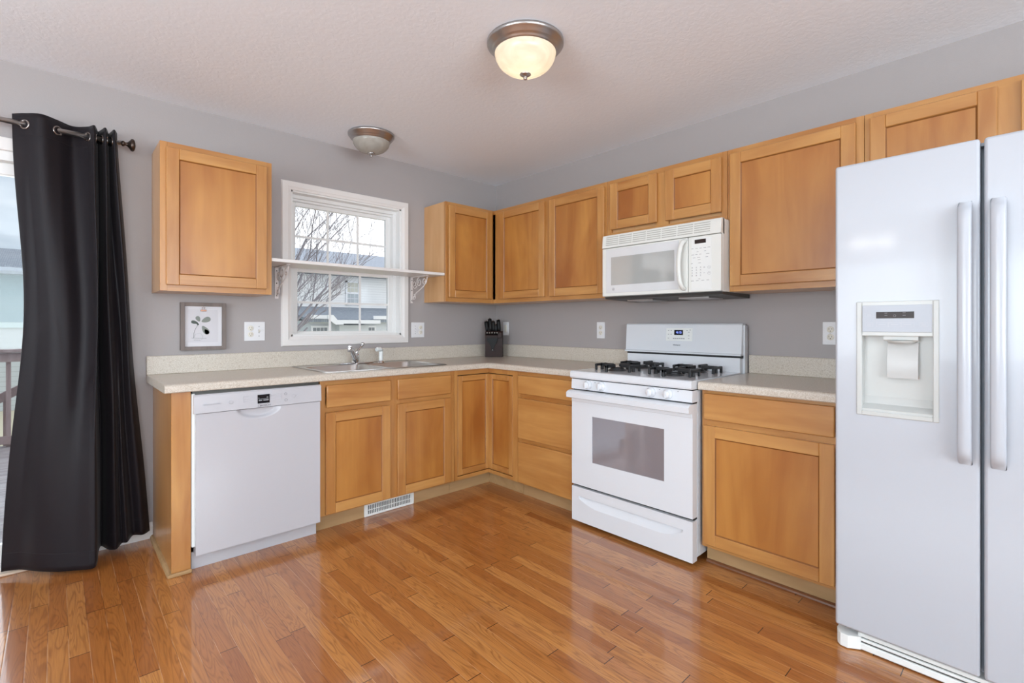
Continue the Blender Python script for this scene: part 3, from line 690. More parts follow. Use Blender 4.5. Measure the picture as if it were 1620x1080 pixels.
# ribs on the visible side
for k, yy in enumerate((-.618, -.606, -.594)): b.box(RW-.006, RW-.0005, yy-.004, yy+.004, .04, .86)
b.build('body', ['range_white', 'black'], t)
b = MB()   # cooktop with rounded front lip
b.prism([(-.684, .872), (-.690, .880), (-.690, .905), (-.684, .913), (-.672, .916), (-.10, .916), (-.10, .872)], 'x', -.001, RW+.001)
b.build('cooktop', 'range_white', t)
for a_ in ((.002, RW-.002, -.668, -.60, .866, .872), (.004, RW-.004, -.662, -.60, .800, .808), (.004, RW-.004, -.655, -.60, .226, .236)):
    b = MB(); b.box(*a_); b.build('gap_strip', 'dark', t)
b = MB(); b.prism([(XF-.004, .808), (XF-.001, .866), (-.62, .866), (-.62, .808)], 'x', .001, RW-.001); cpn = b.build('control_panel', 'range_white', t)
for x in (.128, .222, .540, .637):
    b = MB(); b.lathe([(.026, XF-.002), (.026, XF-.012), (.024, XF-.016), (.019, XF-.019), (.019, XF-.030), (.017, XF-.033), (0, XF-.033)], (x, 0, .839), axis='y', seg=28)
    b.box(x-.005, x+.005, XF-.040, XF-.030, .839-.018, .839+.018, bev=.002); b.build('knob', 'range_white', cpn)
b = MB()
for x in (.175, .588, .690): b.box(x-.0015, x+.0015, XF-.0045, XF-.001, .855, .858)
b.build('printed_marks', 'darkmark', cpn)
# oven door with real opening for the window
b = MB(); zb, zt, wx0, wx1, wz0, wz1 = .238, .800, .152, .612, .388, .656
b.box(.001, wx0, XF, -.63, zb, zt).box(wx1, RW-.001, XF, -.63, zb, zt).box(wx0, wx1, XF, -.63, zb, wz0).box(wx0, wx1, XF, -.63, wz1, zt)
od = b.build('oven_door', 'range_white', t)
b = MB(); b.box(wx0, wx1, XF+.003, XF+.008, wz0, wz1); b.build('oven_window', 'ovenglass', od)
b = MB(); b.prism([(XF, .755), (XF-.030, .755), (XF-.044, .760), (XF-.046, .786), (XF-.036, .795), (XF-.018, .800), (XF, .802)], 'x', -.006, RW+.002)
hd_ = b.build('handle', 'range_white', od)
for g_ in (range(12), range(14, 26)):
    b = MB()
    for k in g_: x = .26+k*.0095; b.box(x, x+.004, XF-.0178, XF-.014, .7995, .8012)
    b.build('vent_slots', 'dark', od)
b = MB(); b.box(.001, RW-.001, XF-.005, XF+.002, .733, .7545, bev=.002); b.build('handle_trim', 'range_white', od)
# storage drawer with scooped pull
b = MB(); z0, z1 = .022, .224
def df(u, v):
    x = .001+(RW-.002)*u; z = z0+(z1-z0)*v
    top, bot = .168, .128
    e = max(0, 1-((x-.385)/.33)**2) ** .5
    zt_ = .172; zb_ = .172-.052*min(1, e*1.3)
    d = 0
    if abs(x-.385) < .325 and zb_ < z < zt_: d = .020*((z-zb_)/(zt_-zb_))
    return (x, XF+d, z)
b.grid(df, 90, 70, smooth=False)
b.box(.001, RW-.001, XF+.022, -.63, z0, z1)
b.quad([(.001, XF, z1), (RW-.001, XF, z1), (RW-.001, XF+.022, z1), (.001, XF+.022, z1)]); b.quad([(.001, XF, z0), (RW-.001, XF, z0), (RW-.001, XF+.022, z0), (.001, XF+.022, z0)])
for xx in (.001, RW-.001): b.quad([(xx, XF, z0), (xx, XF, z1), (xx, XF+.022, z1), (xx, XF+.022, z0)])
b.build('storage_drawer', 'range_white', t)
# backguard
b = MB(); b.box(.008, RW-.008, -.098, -.03, .905, .998)
b.prism([(-.100, 1.018), (-.090, 1.022), (-.078, 1.190), (-.070, 1.197), (-.028, 1.197), (-.028, 1.010), (-.100, 1.010)], 'x', -.012, RW-.004)
b.prism([(-.06, .905), (-.06, 1.185), (-.022, 1.185), (-.022, .905)], 'x', RW-.010, RW+.004)
bgd = b.build('backguard', 'range_white', t)
b = MB(); b.box(.002, RW-.004, -.092, -.03, .996, 1.012); b.build('vent_gap', 'dark', bgd)
def bgy(z): return -.090+(z-1.022)*(.012/.168)
tm = Matrix.Identity(4)
def bgbox(b, x0, x1, z0, z1, out, mi=0):
    ya, yb = bgy(z0)-out, bgy(z1)-out
    b.prism([(ya, z0), (yb, z1), (yb+.004, z1), (ya+.004, z0)], 'x', x0, x1, mi)
b = MB(); bgbox(b, .288, .465, 1.088, 1.168, .0012); pn = b.build('control_pad', 'plastic', bgd)
b = MB(); bgbox(b, .344, .403, 1.125, 1.157, .0022); b.build('clock_display', 'display', pn)
text('4:15', .020, 'led', pn, (.376, bgy(1.141)-.0032, 1.141), name='clock_digits', sx=1.1)
b = MB()
for k in range(6): bgbox(b, .337+k*.0135, .347+k*.0135, 1.100, 1.106, .0018)
for x, z in ((.300, 1.152), (.318, 1.152), (.300, 1.128), (.318, 1.128), (.300, 1.103), (.425, 1.152), (.445, 1.155), (.437, 1.142), (.437, 1.120), (.437, 1.102)): bgbox(b, x, x+.009, z, z+.003, .0018)
b.build('printed_marks', 'grey_mark', pn)
text('Whirlpool', .012, 'grey_mark', bgd, (.362, bgy(1.062)-.001, 1.062), name='lettering')
# burners and grates
for x in (.205, .570):
    for y_ in (-.50, -.235):
        b = MB(); b.lathe([(.085, .9165), (.080, .9155), (.055, .9155), (.050, .920), (.045, .926), (0, .926)], (x, y_, 0), seg=28, mi=0)
        b.lathe([(.038, .926), (.040, .930), (.036, .935), (0, .936)], (x, y_, 0), seg=24, mi=1)
        b.build('burner', ['burner', 'cast'], t)
        g = MB(); zt = .957; h = .100; r_ = .006
        for k in range(4):
            a = R(45+90*k); ca, sa = math.cos(a), math.sin(a)
            # four chunky feet with flat fingers reaching to the centre
            c = (x+.118*ca, y_+.118*sa)
        for (dx, dy) in ((1, 0), (-1, 0), (0, 1), (0, -1)):
            px, py = -dy, dx; L_ = .118
            def bar(a0, a1, z0, z1, hw=.0085):
                xs = (x+dx*a0-abs(px)*hw, x+dx*a1+abs(px)*hw) if dx >= 0 else (x+dx*a1-abs(px)*hw, x+dx*a0+abs(px)*hw)
                ys = (y_+dy*a0-abs(py)*hw, y_+dy*a1+abs(py)*hw) if dy >= 0 else (y_+dy*a1-abs(py)*hw, y_+dy*a0+abs(py)*hw)
                g.box(xs[0], xs[1], ys[0], ys[1], z0, z1, bev=.002)
            bar(.028, L_, zt-.019, zt); bar(L_-.017, L_, .9165, zt-.002)
        for (dx, dy) in ((1, 0), (-1, 0)):   # side rails joining the feet
            g.box(x+dx*.118-.006, x+dx*.118+.006, y_-.05, y_+.05, zt-.016, zt-.002, bev=.002)
            for s_ in (-1, 1): g.box(x+dx*.118-.006, x+dx*.118+.006, y_+s_*.05-.007, y_+s_*.05+.007, .9165, zt-.003, bev=.002)
        g.build('grate', 'cast', t)

# ------------------------------------------------------------------ microwave
t = thing('microwave', 'white over-the-range microwave with vent grille mounted above the stove', 'microwave', (0, 0, 1.345), 'right', -1.487)
mw = .762; MF = -.400; mz0, mz1 = 1.366, 1.753
b = MB(); b.box(.003, mw, -.375, -.002, mz0, mz1, bev=.002); b.build('body', 'plastic', t)
b = MB(); b.prism([(-.385, 1.366), (-.370, 1.352), (-.02, 1.342), (-.02, 1.366)], 'x', .006, mw-.004); o = b.build('underside', 'darkgrey', t)
for a_, c_ in ((.12, .30), (.47, .65)):
    b = MB(); b.box(a_, c_, -.30, -.12, 1.339, 1.348); b.build('grease_filter', 'steel', o)
b = MB(); b.prism([(-.385, 1.672), (MF-.002, 1.674), (MF+.006, 1.745), (MF+.012, 1.754), (-.36, 1.756), (-.36, 1.672)], 'x', 0, mw); vg = b.build('vent_grille', 'bisque', t)
b = MB()
def vy(z): return MF-.002+(z-1.674)*(.008/.071)
for seg in range(7):
    x0 = .028+seg*.0975
    for r_ in range(5):
        z = 1.688+r_*.0122; b.prism([(vy(z)-.0006, z), (vy(z+.0055)-.0006, z+.0055), (vy(z)+.004, z+.0055), (vy(z)+.004, z)], 'x', x0, x0+.090)
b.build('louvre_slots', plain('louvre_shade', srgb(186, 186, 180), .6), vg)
# door
b = MB(); dx1 = .577
b.box(0, dx1, MF, -.376, mz0+.002, 1.670, bev=.004, seg=2); md = b.build('door', 'bisque', t)
b = MB(); b.box(.030, .524, MF-.002, MF+.002, 1.388, 1.662, bev=.001); o = b.build('glass_border', 'mwpanel', md)
b = MB(); b.box(.069, .498, MF-.003, MF, 1.436, 1.611); b.build('door_window', 'mwglass', o)
b = MB(); b.lathe([(.009, MF-.0025), (.009, MF-.0035), (.0075, MF-.0035), (.0075, MF-.0025)], (.086, 0, 1.411), axis='y', seg=20); b.lathe([(.004, MF-.0032), (0, MF-.0032)], (.086, 0, 1.411), axis='y', seg=12); b.build('emblem', 'grey_mark', o)
b = MB(); pts = [(.562, MF, 1.655), (.556, MF-.022, 1.640), (.548, MF-.034, 1.60), (.543, MF-.040, 1.52), (.546, MF-.034, 1.44), (.552, MF-.022, 1.402), (.556, MF, 1.388)]
pts = catmull(pts, 5); b.tube(pts, .014, seg=12, flat=.8); b.build('handle', 'bisque', md)
b = MB(); b.box(dx1+.003, mw, MF, -.376, mz0+.002, 1.670, bev=.004, seg=2); cp = b.build('control_panel', 'bisque', t)
b = MB(); b.box(.600, .712, MF-.0015, MF+.002, 1.378, 1.660); o = b.build('keypad', 'plastic', cp)
b = MB(); b.box(.618, .681, MF-.0025, MF, 1.630, 1.652); b.build('display_window', 'display_brown', cp)
b = MB(); rnd = random.Random(3)
yk = MF-.0018
for z, xs in ((1.603, (.595, .618, .641, .664, .686)), (1.585, (.625, .668)), (1.570, (.595, .618, .640, .678)), (1.553, (.605, .628, .675)), (1.541, (.632,)), (1.523, (.592, .634)), (1.428, (.592, .622, .652, .680)), (1.437, (.635,))):
    for x in xs: b.box(x+.004, x+.004+rnd.uniform(.010, .018), yk, yk+.001, z, z+.0022)
for r_ in range(4):
    for c in range(3): b.box(.601+c*.024, .606+c*.024, yk, yk+.001, 1.500-r_*.0145, 1.5035-r_*.0145); b.box(.599+c*.024, .608+c*.024, yk, yk+.001, 1.4965-r_*.0145, 1.4972-r_*.0145)
b.box(.668, .676, yk, yk+.001, 1.497, 1.501); b.box(.668, .676, yk, yk+.001, 1.467, 1.469)
b.build('key_labels', 'grey_mark', cp)
b = MB()
for z in (1.497, 1.466): b.lathe([(.0085, yk), (.0085, yk-.0006), (.0078, yk-.0006), (.0078, yk)], (.699, 0, z), axis='y', seg=20); b.box(.695, .703, yk-.0004, yk, z-.001, z+.001)
b.build('round_key_rings', 'grey_mark', cp)

# ------------------------------------------------------------------ refrigerator
t = thing('refrigerator', 'white side-by-side refrigerator with ice and water dispenser at right edge', 'refrigerator', (0, 0, 0), 'right', -2.860)
FW = .915; FF = -.820; fz0, fz1 = .074, 1.778
b = MB(); b.box(.004, FW-.004, -.745, -.02, .03, 1.755, bev=.004); b.build('body', 'fridge', t)
b = MB(); b.box(.012, FW-.012, -.762, -.744, .08, 1.76); b.build('door_gasket', 'gasket', t)
b = MB(); b.box(.400, .406, -.775, -.76, .08, 1.74); b.build('centre_strip', 'gasket', t)
def cut(obj, boxes):
    for bx_ in boxes:
        c = MB(); c.box(*bx_); co = c.build('cutter', 'white'); 
        off = BASE.get(obj.name, Vector((0, 0, 0))); co.data.transform(Matrix.Translation(-off))
        co.parent = obj.parent
        bpy.context.view_layer.update()
        md_ = obj.modifiers.new('b', 'BOOLEAN'); md_.object = co; md_.operation = 'DIFFERENCE'; md_.solver = 'EXACT'
        bpy.context.view_layer.update()
        me = bpy.data.meshes.new_from_object(obj.evaluated_get(bpy.context.evaluated_depsgraph_get()))
        obj.modifiers.clear(); obj.data = me; bpy.data.objects.remove(co)
dx0, dx1, dz0, dz1 = .088, .284, .882, 1.150       # dispenser cavity
def door(x0, x1, name='door'):
    b = MB(); b.box(x0, x1, FF, -.765, fz0, fz1, bev=.009, seg=3); return b.build(name, 'fridge', t)
ld = door(.004, .397); cut(ld, [(.074, .298, FF-.05, FF+.045, .868, 1.270)])
rdoor = door(.406, FW-.004)
def bar_handle(parent, xa, xb, lean=0):
    b = MB(); n = 40; z0, z1 = .742, 1.583
    def sec(k):
        u = k/n; z = z0+(z1-z0)*u; e = min(u, 1-u)
        o_ = .042*min(1, (e/.045))**.5 if e < .045 else .042
        o_ += .006*math.sin(math.pi*u)
        return z, o_
    rings = []
    for k in range(n+1):
        z, o_ = sec(k); yb = FF-o_; yi = yb+.020 if .03 < k/n < .97 else FF
        rings.append([b.bm.verts.new(p) for p in ((xa+.002, yi, z), (xa, yb+.006, z), (xa+.005, yb, z), (xb-.005, yb, z), (xb, yb+.006, z), (xb-.002, yi, z))])
    for r0, r1 in zip(rings, rings[1:]):
        for i in range(6):
            f = b.bm.faces.new((r0[i], r0[(i+1) % 6], r1[(i+1) % 6], r1[i])); f.smooth = True
    b.bm.faces.new(rings[0]); b.bm.faces.new(rings[-1])
    return b.build('handle', 'fridge', parent)
bar_handle(ld, .346, .380); bar_handle(rdoor, .421, .457)
# dispenser
b = MB(); X0, X1, Z0, Z1 = .072, .300, .866, 1.272
b.box(X0, dx0, FF-.004, FF+.02, Z0, Z1, bev=.002).box(dx1, X1, FF-.004, FF+.02, Z0, Z1, bev=.002).box(dx0, dx1, FF-.004, FF+.02, dz1, Z1, bev=.002).box(dx0, dx1, FF-.004, FF+.02, Z0, dz0, bev=.002)
dsp = b.build('dispenser', 'disp_bezel', t)
b = MB()   # cavity: sides, curved back, sloping floor
yb = FF+.043
b.box(X0+.003, dx0, FF+.018, yb, Z0+.003, Z1-.003).box(dx1, X1-.003, FF+.018, yb, Z0+.003, Z1-.003).box(dx0, dx1, FF+.018, yb, dz1, Z1-.003).box(dx0, dx1, FF+.018, yb, Z0+.003, dz0)
b.box(dx0, dx1, yb, yb+.001, dz0, dz1)
b.prism([(FF+.002, dz0), (FF+.002, dz0+.008), (yb-.010, dz0+.024), (yb, dz0+.05), (yb, dz0)], 'x', dx0, dx1)
b.build('cavity', 'cavity', dsp)
b = MB(); b.box(.090, .282, FF-.0065, FF-.003, 1.164, 1.258, bev=.001); pn = b.build('touch_panel', 'disp_pad', dsp)
b = MB(); b.box(.131, .236, FF-.0075, FF-.005, 1.212, 1.235); dw_ = b.build('display_window', 'display_brown', pn)
b = MB()
for x, z in ((.155, 1.230), (.155, 1.222), (.205, 1.230), (.205, 1.222)): b.box(x, x+.008, FF-.008, FF-.0072, z, z+.001)
b.lathe([(.004, FF-.0078), (.004, FF-.0082), (.0032, FF-.0082)], (.183, 0, 1.221), axis='y', seg=14); b.build('display_marks', 'grey_mark', dw_)
b = MB(); ym = FF-.0068
def ringbox(b, x0, x1, z0, z1, w=.0007):
    b.box(x0, x1, ym, ym+.001, z0, z0+w).box(x0, x1, ym, ym+.001, z1-w, z1).box(x0, x0+w, ym, ym+.001, z0, z1).box(x1-w, x1, ym, ym+.001, z0, z1)
ringbox(b, .131, .165, 1.182, 1.197); ringbox(b, .165, .201, 1.182, 1.197); ringbox(b, .201, .236, 1.182, 1.197)
for cx, cz in ((.111, 1.225), (.111, 1.190), (.261, 1.190)):
    ringbox(b, cx-.011, cx+.011, cz-.007, cz+.007)
    for q in (-.003, .001): b.box(cx-.006, cx+.006, ym, ym+.001, cz+q, cz+q+.0014)
for x in (.148, .183, .218): b.box(x-.010, x+.010, ym, ym+.001, 1.189, 1.1905)
b.build('printed_marks', 'lightmark', pn)
b = MB(); b.prism([(FF+.006, 1.150), (FF+.006, 1.138), (FF+.012, 1.132), (FF+.041, 1.132), (FF+.041, 1.150)], 'x', .150, .245); b.lathe([(.040, 1.134), (.038, 1.126), (0, 1.126)], (.197, FF+.032, 0), seg=24); nz_ = b.build('nozzle_housing', 'cavity', dsp)
b = MB(); b.grid(lambda u, v: (.158+.085*u, FF+.030-.010*math.sin(math.pi*v)*.6-.012*(v), 1.128-.125*v), 8, 10); b.grid(lambda u, v: (.158+.085*u, FF+.034-.010*math.sin(math.pi*v)*.6-.012*(v), 1.128-.125*v), 8, 10)
for uu in (0, 1): b.grid(lambda u, v: (.158+.085*uu, FF+.030+.004*u-.010*math.sin(math.pi*v)*.6-.012*v, 1.128-.125*v), 1, 10)
b.grid(lambda u, v: (.158+.085*u, FF+.018+.004*v, 1.003), 1, 1)
b.build('paddle', 'disp_paddle', dsp)
b = MB(); b.prism([(.010, -.808), (.022, -.822), (.045, -.824), (.062, -.812), (.080, -.800), (.080, -.745), (.004, -.745), (.004, -.79)], 'z', .004, .050); b.build('hinge_cover', 'plastic', t)
b = MB(); b.box(.070, FW-.02, -.800, -.745, .004, .028, bev=.003).box(.070, FW-.02, -.792, -.745, .028, .034, 1).box(.070, FW-.02, -.797, -.745, .034, .044, 0, bev=.002).box(.070, FW-.02, -.789, -.745, .044, .048, 1).box(.070, FW-.02, -.794, -.745, .048, .062, 0, bev=.002)
b.build('toe_grille', ['plastic', 'darkgrey'], t)
b = MB(); b.box(.390, .418, -.80, -.70, 1.756, 1.766); b.build('top_hinge_plate', 'gasket', t)

# ------------------------------------------------------------------ outlets and switches
def plate(label, wall, pos, zc, units):
    n = len(units); w = .072 if n == 1 else .120; h = .120
    t = thing('wall_plate', label, 'outlet', (0, 0, zc-h/2), wall, pos)
    b = MB(); b.box(0, w, -.006, -.0005, zc-h/2, zc+h/2, bev=.0025, seg=2); p = b.build('cover_plate', 'outlet', t)
    for i, u in enumerate(units):
        cx = w/2 if n == 1 else w/2+(-.023 if i == 0 else .023)*1.05
        if u == 'outlet':
            for s in (-1, 1):
                b = MB(); cz = zc+s*.0195
                b.lathe([(.0165, -.006), (.0165, -.0072), (.0155, -.0078), (0, -.0078)], (cx, 0, cz), axis='y', seg=24)
                b.box(cx-.0075, cx-.0055, -.0082, -.0076, cz-.001, cz+.007, 1).box(cx+.0055, cx+.0075, -.0082, -.0076, cz-.001, cz+.007, 1).lathe([(.0025, -.0082), (0, -.0082)], (cx, 0, cz-.008), axis='y', seg=10, mi=1)
                b.build('receptacle', ['ivory', 'slot'], t)
            b = MB(); b.lathe([(.003, -.006), (.002, -.0075), (0, -.0078)], (cx, 0, zc), axis='y', seg=10); b.build('screw', 'outlet', t)
        elif u == 'toggle':
            b = MB(); b.box(cx-.005, cx+.005, -.0068, -.005, zc-.012, zc+.012, 1); b.prism([(-.006, zc-.008), (-.006, zc+.004), (-.018, zc+.011), (-.018, zc+.004)], 'x', cx-.004, cx+.004); b.build('toggle', ['ivory', 'lightmark'], t)
            for s in (-1, 1):
                b = MB(); b.lathe([(.003, -.006), (.002, -.0075), (0, -.0078)], (cx, 0, zc+s*.03), axis='y', seg=10); b.build('screw', 'grey_mark', t)
        elif u == 'slots':
            for s in (-1, 1):
                b = MB(); b.lathe([(.003, -.006), (.002, -.0075), (0, -.0078)], (cx, 0, zc+s*.03), axis='y', seg=10); b.build('screw', 'grey_mark', t)
            b = MB(); b.box(cx-.005, cx+.005, -.0068, -.005, zc-.012, zc+.012, 1); b.prism([(-.006, zc+.008), (-.006, zc-.004), (-.018, zc-.011), (-.018, zc-.004)], 'x', cx-.004, cx+.004); b.build('toggle', ['outlet', 'lightmark'], t)
        elif u == 'rocker':
            b = MB(); b.box(cx-.016, cx+.016, -.0085, -.005, zc-.033, zc+.033, bev=.001); b.build('rocker_switch', 'ivory', t)
plate('white double plate with outlet and toggle switch right of the framed print', 'back', -2.091, 1.148, ['outlet', 'toggle'])
plate('white double plate with switch and outlet right of the window', 'back', -.895, 1.148, ['slots', 'outlet'])
plate('white single rocker switch plate right of the knife block', 'right', -.098, 1.154, ['rocker'])
plate('white single outlet plate left of the range, above the backsplash', 'right', -1.143, 1.149, ['outlet'])
plate('white outlet plate partly hidden behind the refrigerator', 'right', -2.610, 1.145, ['outlet'])

# ------------------------------------------------------------------ framed print
t = thing('picture_frame', 'small grey wood framed botanical leaf print leaning above the left counter', 'picture', (0, 0, 1.041), 'back', -2.428)
fw, z0, z1 = .231, 1.041, 1.319
b = MB(); s = .021
b.box(0, s, -.030, -.001, z0, z1, bev=.001).box(fw-s, fw, -.030, -.001, z0, z1, bev=.001).box(s, fw-s, -.030, -.001, z1-s, z1, bev=.001).box(s, fw-s, -.030, -.001, z0, z0+s, bev=.001)
b.build('frame', 'framewood', t)
b = MB(); b.box(s-.002, fw-s+.002, -.016, -.002, z0+s-.002, z1-s+.002); b.build('mat_board', 'paper', t)
b = MB(); b.box(.038, .188, -.0175, -.0155, 1.086, 1.279); pr = b.build('print_sheet', 'paper2', t)
b = MB()
def leaf(cx, cz, L_, W_, ang, mi):
    a = R(ang); n = 18; pts = []
    for k in range(n):
        q = 2*math.pi*k/n; u = L_/2*math.cos(q); v = W_/2*math.sin(q)*(1+.35*math.cos(q))
        pts.append((cx+u*math.cos(a)-v*math.sin(a), -.0178, cz+u*math.sin(a)+v*math.cos(a)))
    b.quad(pts, mi)
leaf(.128, 1.218, .050, .030, 25, 0); leaf(.088, 1.224, .034, .022, 115, 0); leaf(.070, 1.204, .036, .018, 165, 1); leaf(.124, 1.158, .058, .030, -58, 0); leaf(.131, 1.148, .032, .022, -58, 1); leaf(.085, 1.194, .016, .010, -40, 1)
b.tube([(.088, -.018, 1.19), (.074, -.018, 1.165), (.067, -.018, 1.14), (.066, -.018, 1.112)], .0008, 1, 5)
for yy in (0,):
    b.tube([(.055, -.018, 1.112), (.085, -.018, 1.110), (.130, -.018, 1.108)], .0006, 1, 4); b.tube([(.066, -.018, 1.10), (.10, -.018, 1.098)], .0006, 1, 4)
    b.tube([(.066, -.018, 1.112), (.075, -.018, 1.135), (.10, -.018, 1.14), (.112, -.018, 1.12), (.105, -.018, 1.10)], .0004, 0, 4)
b.build('printed_leaves', ['leaf', 'leafd'], pr)
b = MB(); b.box(.100, .130, -.022, -.0155, 1.268, 1.279, bev=.001); b.tube([(.109, -.021, 1.279), (.107, -.023, 1.290), (.115, -.023, 1.294), (.122, -.022, 1.290), (.118, -.020, 1.283)], .0012, 0, 6); b.build('clip', plain('copper_clip', srgb(150, 110, 92), .3, metal=.8), t)

# ------------------------------------------------------------------ shelf with brackets
b = MB(); b.box(-2.0165, -.7745, -.288, -.019, 1.566, 1.586, bev=.002); b.box(-2.0165, -1.876, -.020, -.0005, 1.566, 1.586).box(-.92, -.7745, -.020, -.0005, 1.566, 1.586)
sh = b.build('window_shelf', 'trim'); tag(sh, 'long white shelf board spanning the window between two wall cabinets', 'shelf')
def bracket(x, label):
    t = thing('shelf_bracket', label, 'bracket', (x, 0, 1.36), group='scrolled iron shelf brackets')
    b = MB(); b.box(-.011, .011, -.005, -.0005, 0, .205, bev=.001)
    for z in (.02, .10, .18): b.lathe([(.004, -.005), (.003, -.007), (0, -.007)], (0, 0, z), axis='y', seg=10, mi=1)
    b.build('wall_strap', ['ironwhite', 'slot'], t)
    b = MB(); b.box(-.011, .011, -.225, -.0005, .2, .2055, bev=.001); b.build('top_arm', 'ironwhite', t)
    b = MB()
    def spiral(cy, cz, r0, r1, a0, turns, n=26, sgn=1):
        P = []
        for k in range(n+1):
            u = k/n; a = R(a0)+sgn*u*turns*2*math.pi; r = r0+(r1-r0)*u; P.append((0, cy+r*math.cos(a), cz+r*math.sin(a)))
        return P
    b.tube(spiral(-.185, .165, .030, .008, 180, 1.3), .0035, seg=6)
    b.tube(spiral(-.11, .160, .036, .009, 90, 1.4, sgn=-1), .0035, seg=6)
    b.tube(spiral(-.045, .145, .034, .008, 200, 1.3), .0035, seg=6)
    b.tube([(0, -.222, .196), (0, -.218, .170), (0, -.18, .128), (0, -.12, .10), (0, -.07, .08), (0, -.03, .045), (0, -.012, .012)], .0038, seg=6)
    b.tube(spiral(-.035, .045, .024, .006, 90, 1.2), .0033, seg=6)
    b.build('scrollwork', 'ironwhite', t)
bracket(-1.900, 'white scrolled iron shelf bracket at left end of window shelf')
bracket(-.890, 'white scrolled iron shelf bracket at right end of window shelf')

# ------------------------------------------------------------------ knife block with knives
KB = (-.150, -.150, CZ)
rz = R(-45)
t = thing('knife_block', 'dark espresso wood knife block standing in the counter corner', 'knife block', KB, rz=rz)
b = MB(); b.prism([(-.058, .001), (-.063, .10), (-.058, .185), (-.030, .222), (.048, .222), (.052, .001)], 'x', -.078, .072); b.build('block', 'blockwood', t)
b = MB(); b.box(.030, .066, -.070, -.040, .165, .212, bev=.002); b.build('sharpener_holder', 'blockwood', t)
RB = Matrix.Translation(KB) @ Matrix.Rotation(rz, 4, 'Z')
def knife(lx, ly, lz, L_, label, tilt=0, lean=-10, r_=.0125, kind='kitchen_knife', grp=None, cap='steel'):
    p = RB @ Vector((lx, ly, lz))
    t = thing(kind, label, 'knife', p, group=grp); t.rotation_euler = (R(lean)*-1, R(tilt), rz)
    b = MB(); b.tube([(0, 0, -.003), (0, 0, L_*.3), (0, 0, L_*.8), (0, 0, L_)], [r_*.8, r_*.95, r_*1.05, r_], seg=10, flat=1.35); b.build('handle', 'knifeblack', t)
    b = MB(); b.lathe([(r_*.9, L_), (r_*.8, L_+.006), (0, L_+.009)], seg=12); b.build('end_cap', cap, t)
g1 = 'large knives standing in the block'
for lx, L_, lab in ((-.066, .085, 'leftmost black knife handle standing in the knife block'), (-.034, .108, 'tallest black knife handle in the knife block'), (-.007, .086, 'black knife handle in the middle of the knife block'), (.014, .058, 'shortest black handle standing in the knife block'), (.040, .098, 'rightmost black handle rising from the knife block')):
    knife(lx, .005, .222, L_, lab, tilt=-6, lean=8, grp=g1, cap='nickel')
for k in range(5):
    knife(-.060+k*.0215, -.050, .196, .026, ['first', 'second', 'third', 'fourth', 'fifth'][k]+' small steel-capped steak knife from the left on the block front', lean=-62, r_=.008, kind='steak_knife', grp='steak knives across the block front')
t = thing('kitchen_scissors', 'black kitchen shears hanging on the front of the knife block', 'scissors', RB @ Vector((-.012, -.0675, .045)), rz=rz)
b = MB(); b.prism([(-.052, .120), (.045, .120), (.036, .085), (.012, .040), (.010, .012), (0, .004), (-.012, .012), (-.014, .045), (-.030, .075), (-.046, .090)], 'y', -.008, .0005); b.build('handles', 'knifeblack', t)
b = MB(); b.lathe([(.005, -.008), (.004, -.010), (0, -.0105)], (0, 0, .018), axis='y', seg=12); b.build('rivet', 'chrome', t)

# ------------------------------------------------------------------ ceiling lights
def ceiling_light(x, y, r, label, lit, dz):
    t = thing('ceiling_light', label, 'ceiling light', (x, y, H), group='flush mount ceiling lights')
    b = MB(); b.lathe([(r*.90, 0), (r, -.004), (r*1.0, -.014), (r*.97, -.020), (r*.93, -.024), (r*.90, -.034), (r*.86, -.038), (r*.82, -.044), (r*.80, -.052), (r*.77, -.052), (r*.76, -.03), (0, -.02)], seg=64)
    b.build('rim', 'nickel', t)
    R0 = r*.80; h = dz
    pf = [(R0*math.cos(R(a))**.9 if a < 90 else 0, -.046-h*math.sin(R(a))) for a in range(0, 91, 6)]
    b = MB(); b.lathe(pf, seg=48); b.build('glass_bowl', 'bowl_lit' if lit else 'bowl', t)
    zb = -.046-h
    b = MB(); b.lathe([(0, zb+.002), (.024, zb+.002), (.026, zb-.002), (.020, zb-.006), (.008, zb-.010), (.006, zb-.014), (.009, zb-.018), (.007, zb-.024), (0, zb-.026)], seg=20); b.build('finial', 'nickel', t)
    if lit:
        b = MB(); b.lathe([(0, -.035), (.018, -.045), (.026, -.075), (.022, -.10), (0, -.115)], seg=16); b.build('bulb', 'bulb', t)
    return t
ceiling_light(-1.408, -1.812, .172, 'glowing warm flush mount ceiling light over the middle of the floor', True, .098)
ceiling_light(-1.412, -.352, .150, 'unlit flush mount ceiling light in front of the window', False, .082)

# ------------------------------------------------------------------ dining chandelier (behind the camera, mirrored in the refrigerator door)
t = thing('chandelier', 'five-light chandelier over the dining side, seen only mirrored in the refrigerator', 'chandelier', (-4.3, -2.32, 1.86))
b = MB(); b.lathe([(.06, H-1.862), (.055, H-1.88), (.012, H-1.89)], seg=24); b.tube([(0, 0, .10), (0, 0, H-1.87)], .007, seg=8); b.lathe([(0, -.02), (.02, -.01), (.03, .03), (.018, .07), (.012, .11)], seg=20); b.build('stem', 'nickel', t)
for k in range(5):
    a = R(72*k+20); ca, sa = math.cos(a), math.sin(a)
    b = MB(); b.tube(catmull([(.02*ca, .02*sa, .03), (.07*ca, .07*sa, -.01), (.12*ca, .12*sa, .0), (.13*ca, .13*sa, .04)], 5), .006, seg=8); o = b.build('arm', 'nickel', t)
    b = MB(); b.lathe([(0, .045), (.03, .055), (.045, .09), (.045, .115), (.03, .145), (0, .155)], (.13*ca, .13*sa, 0), seg=20); b.build('bulb', 'bulb2', o)

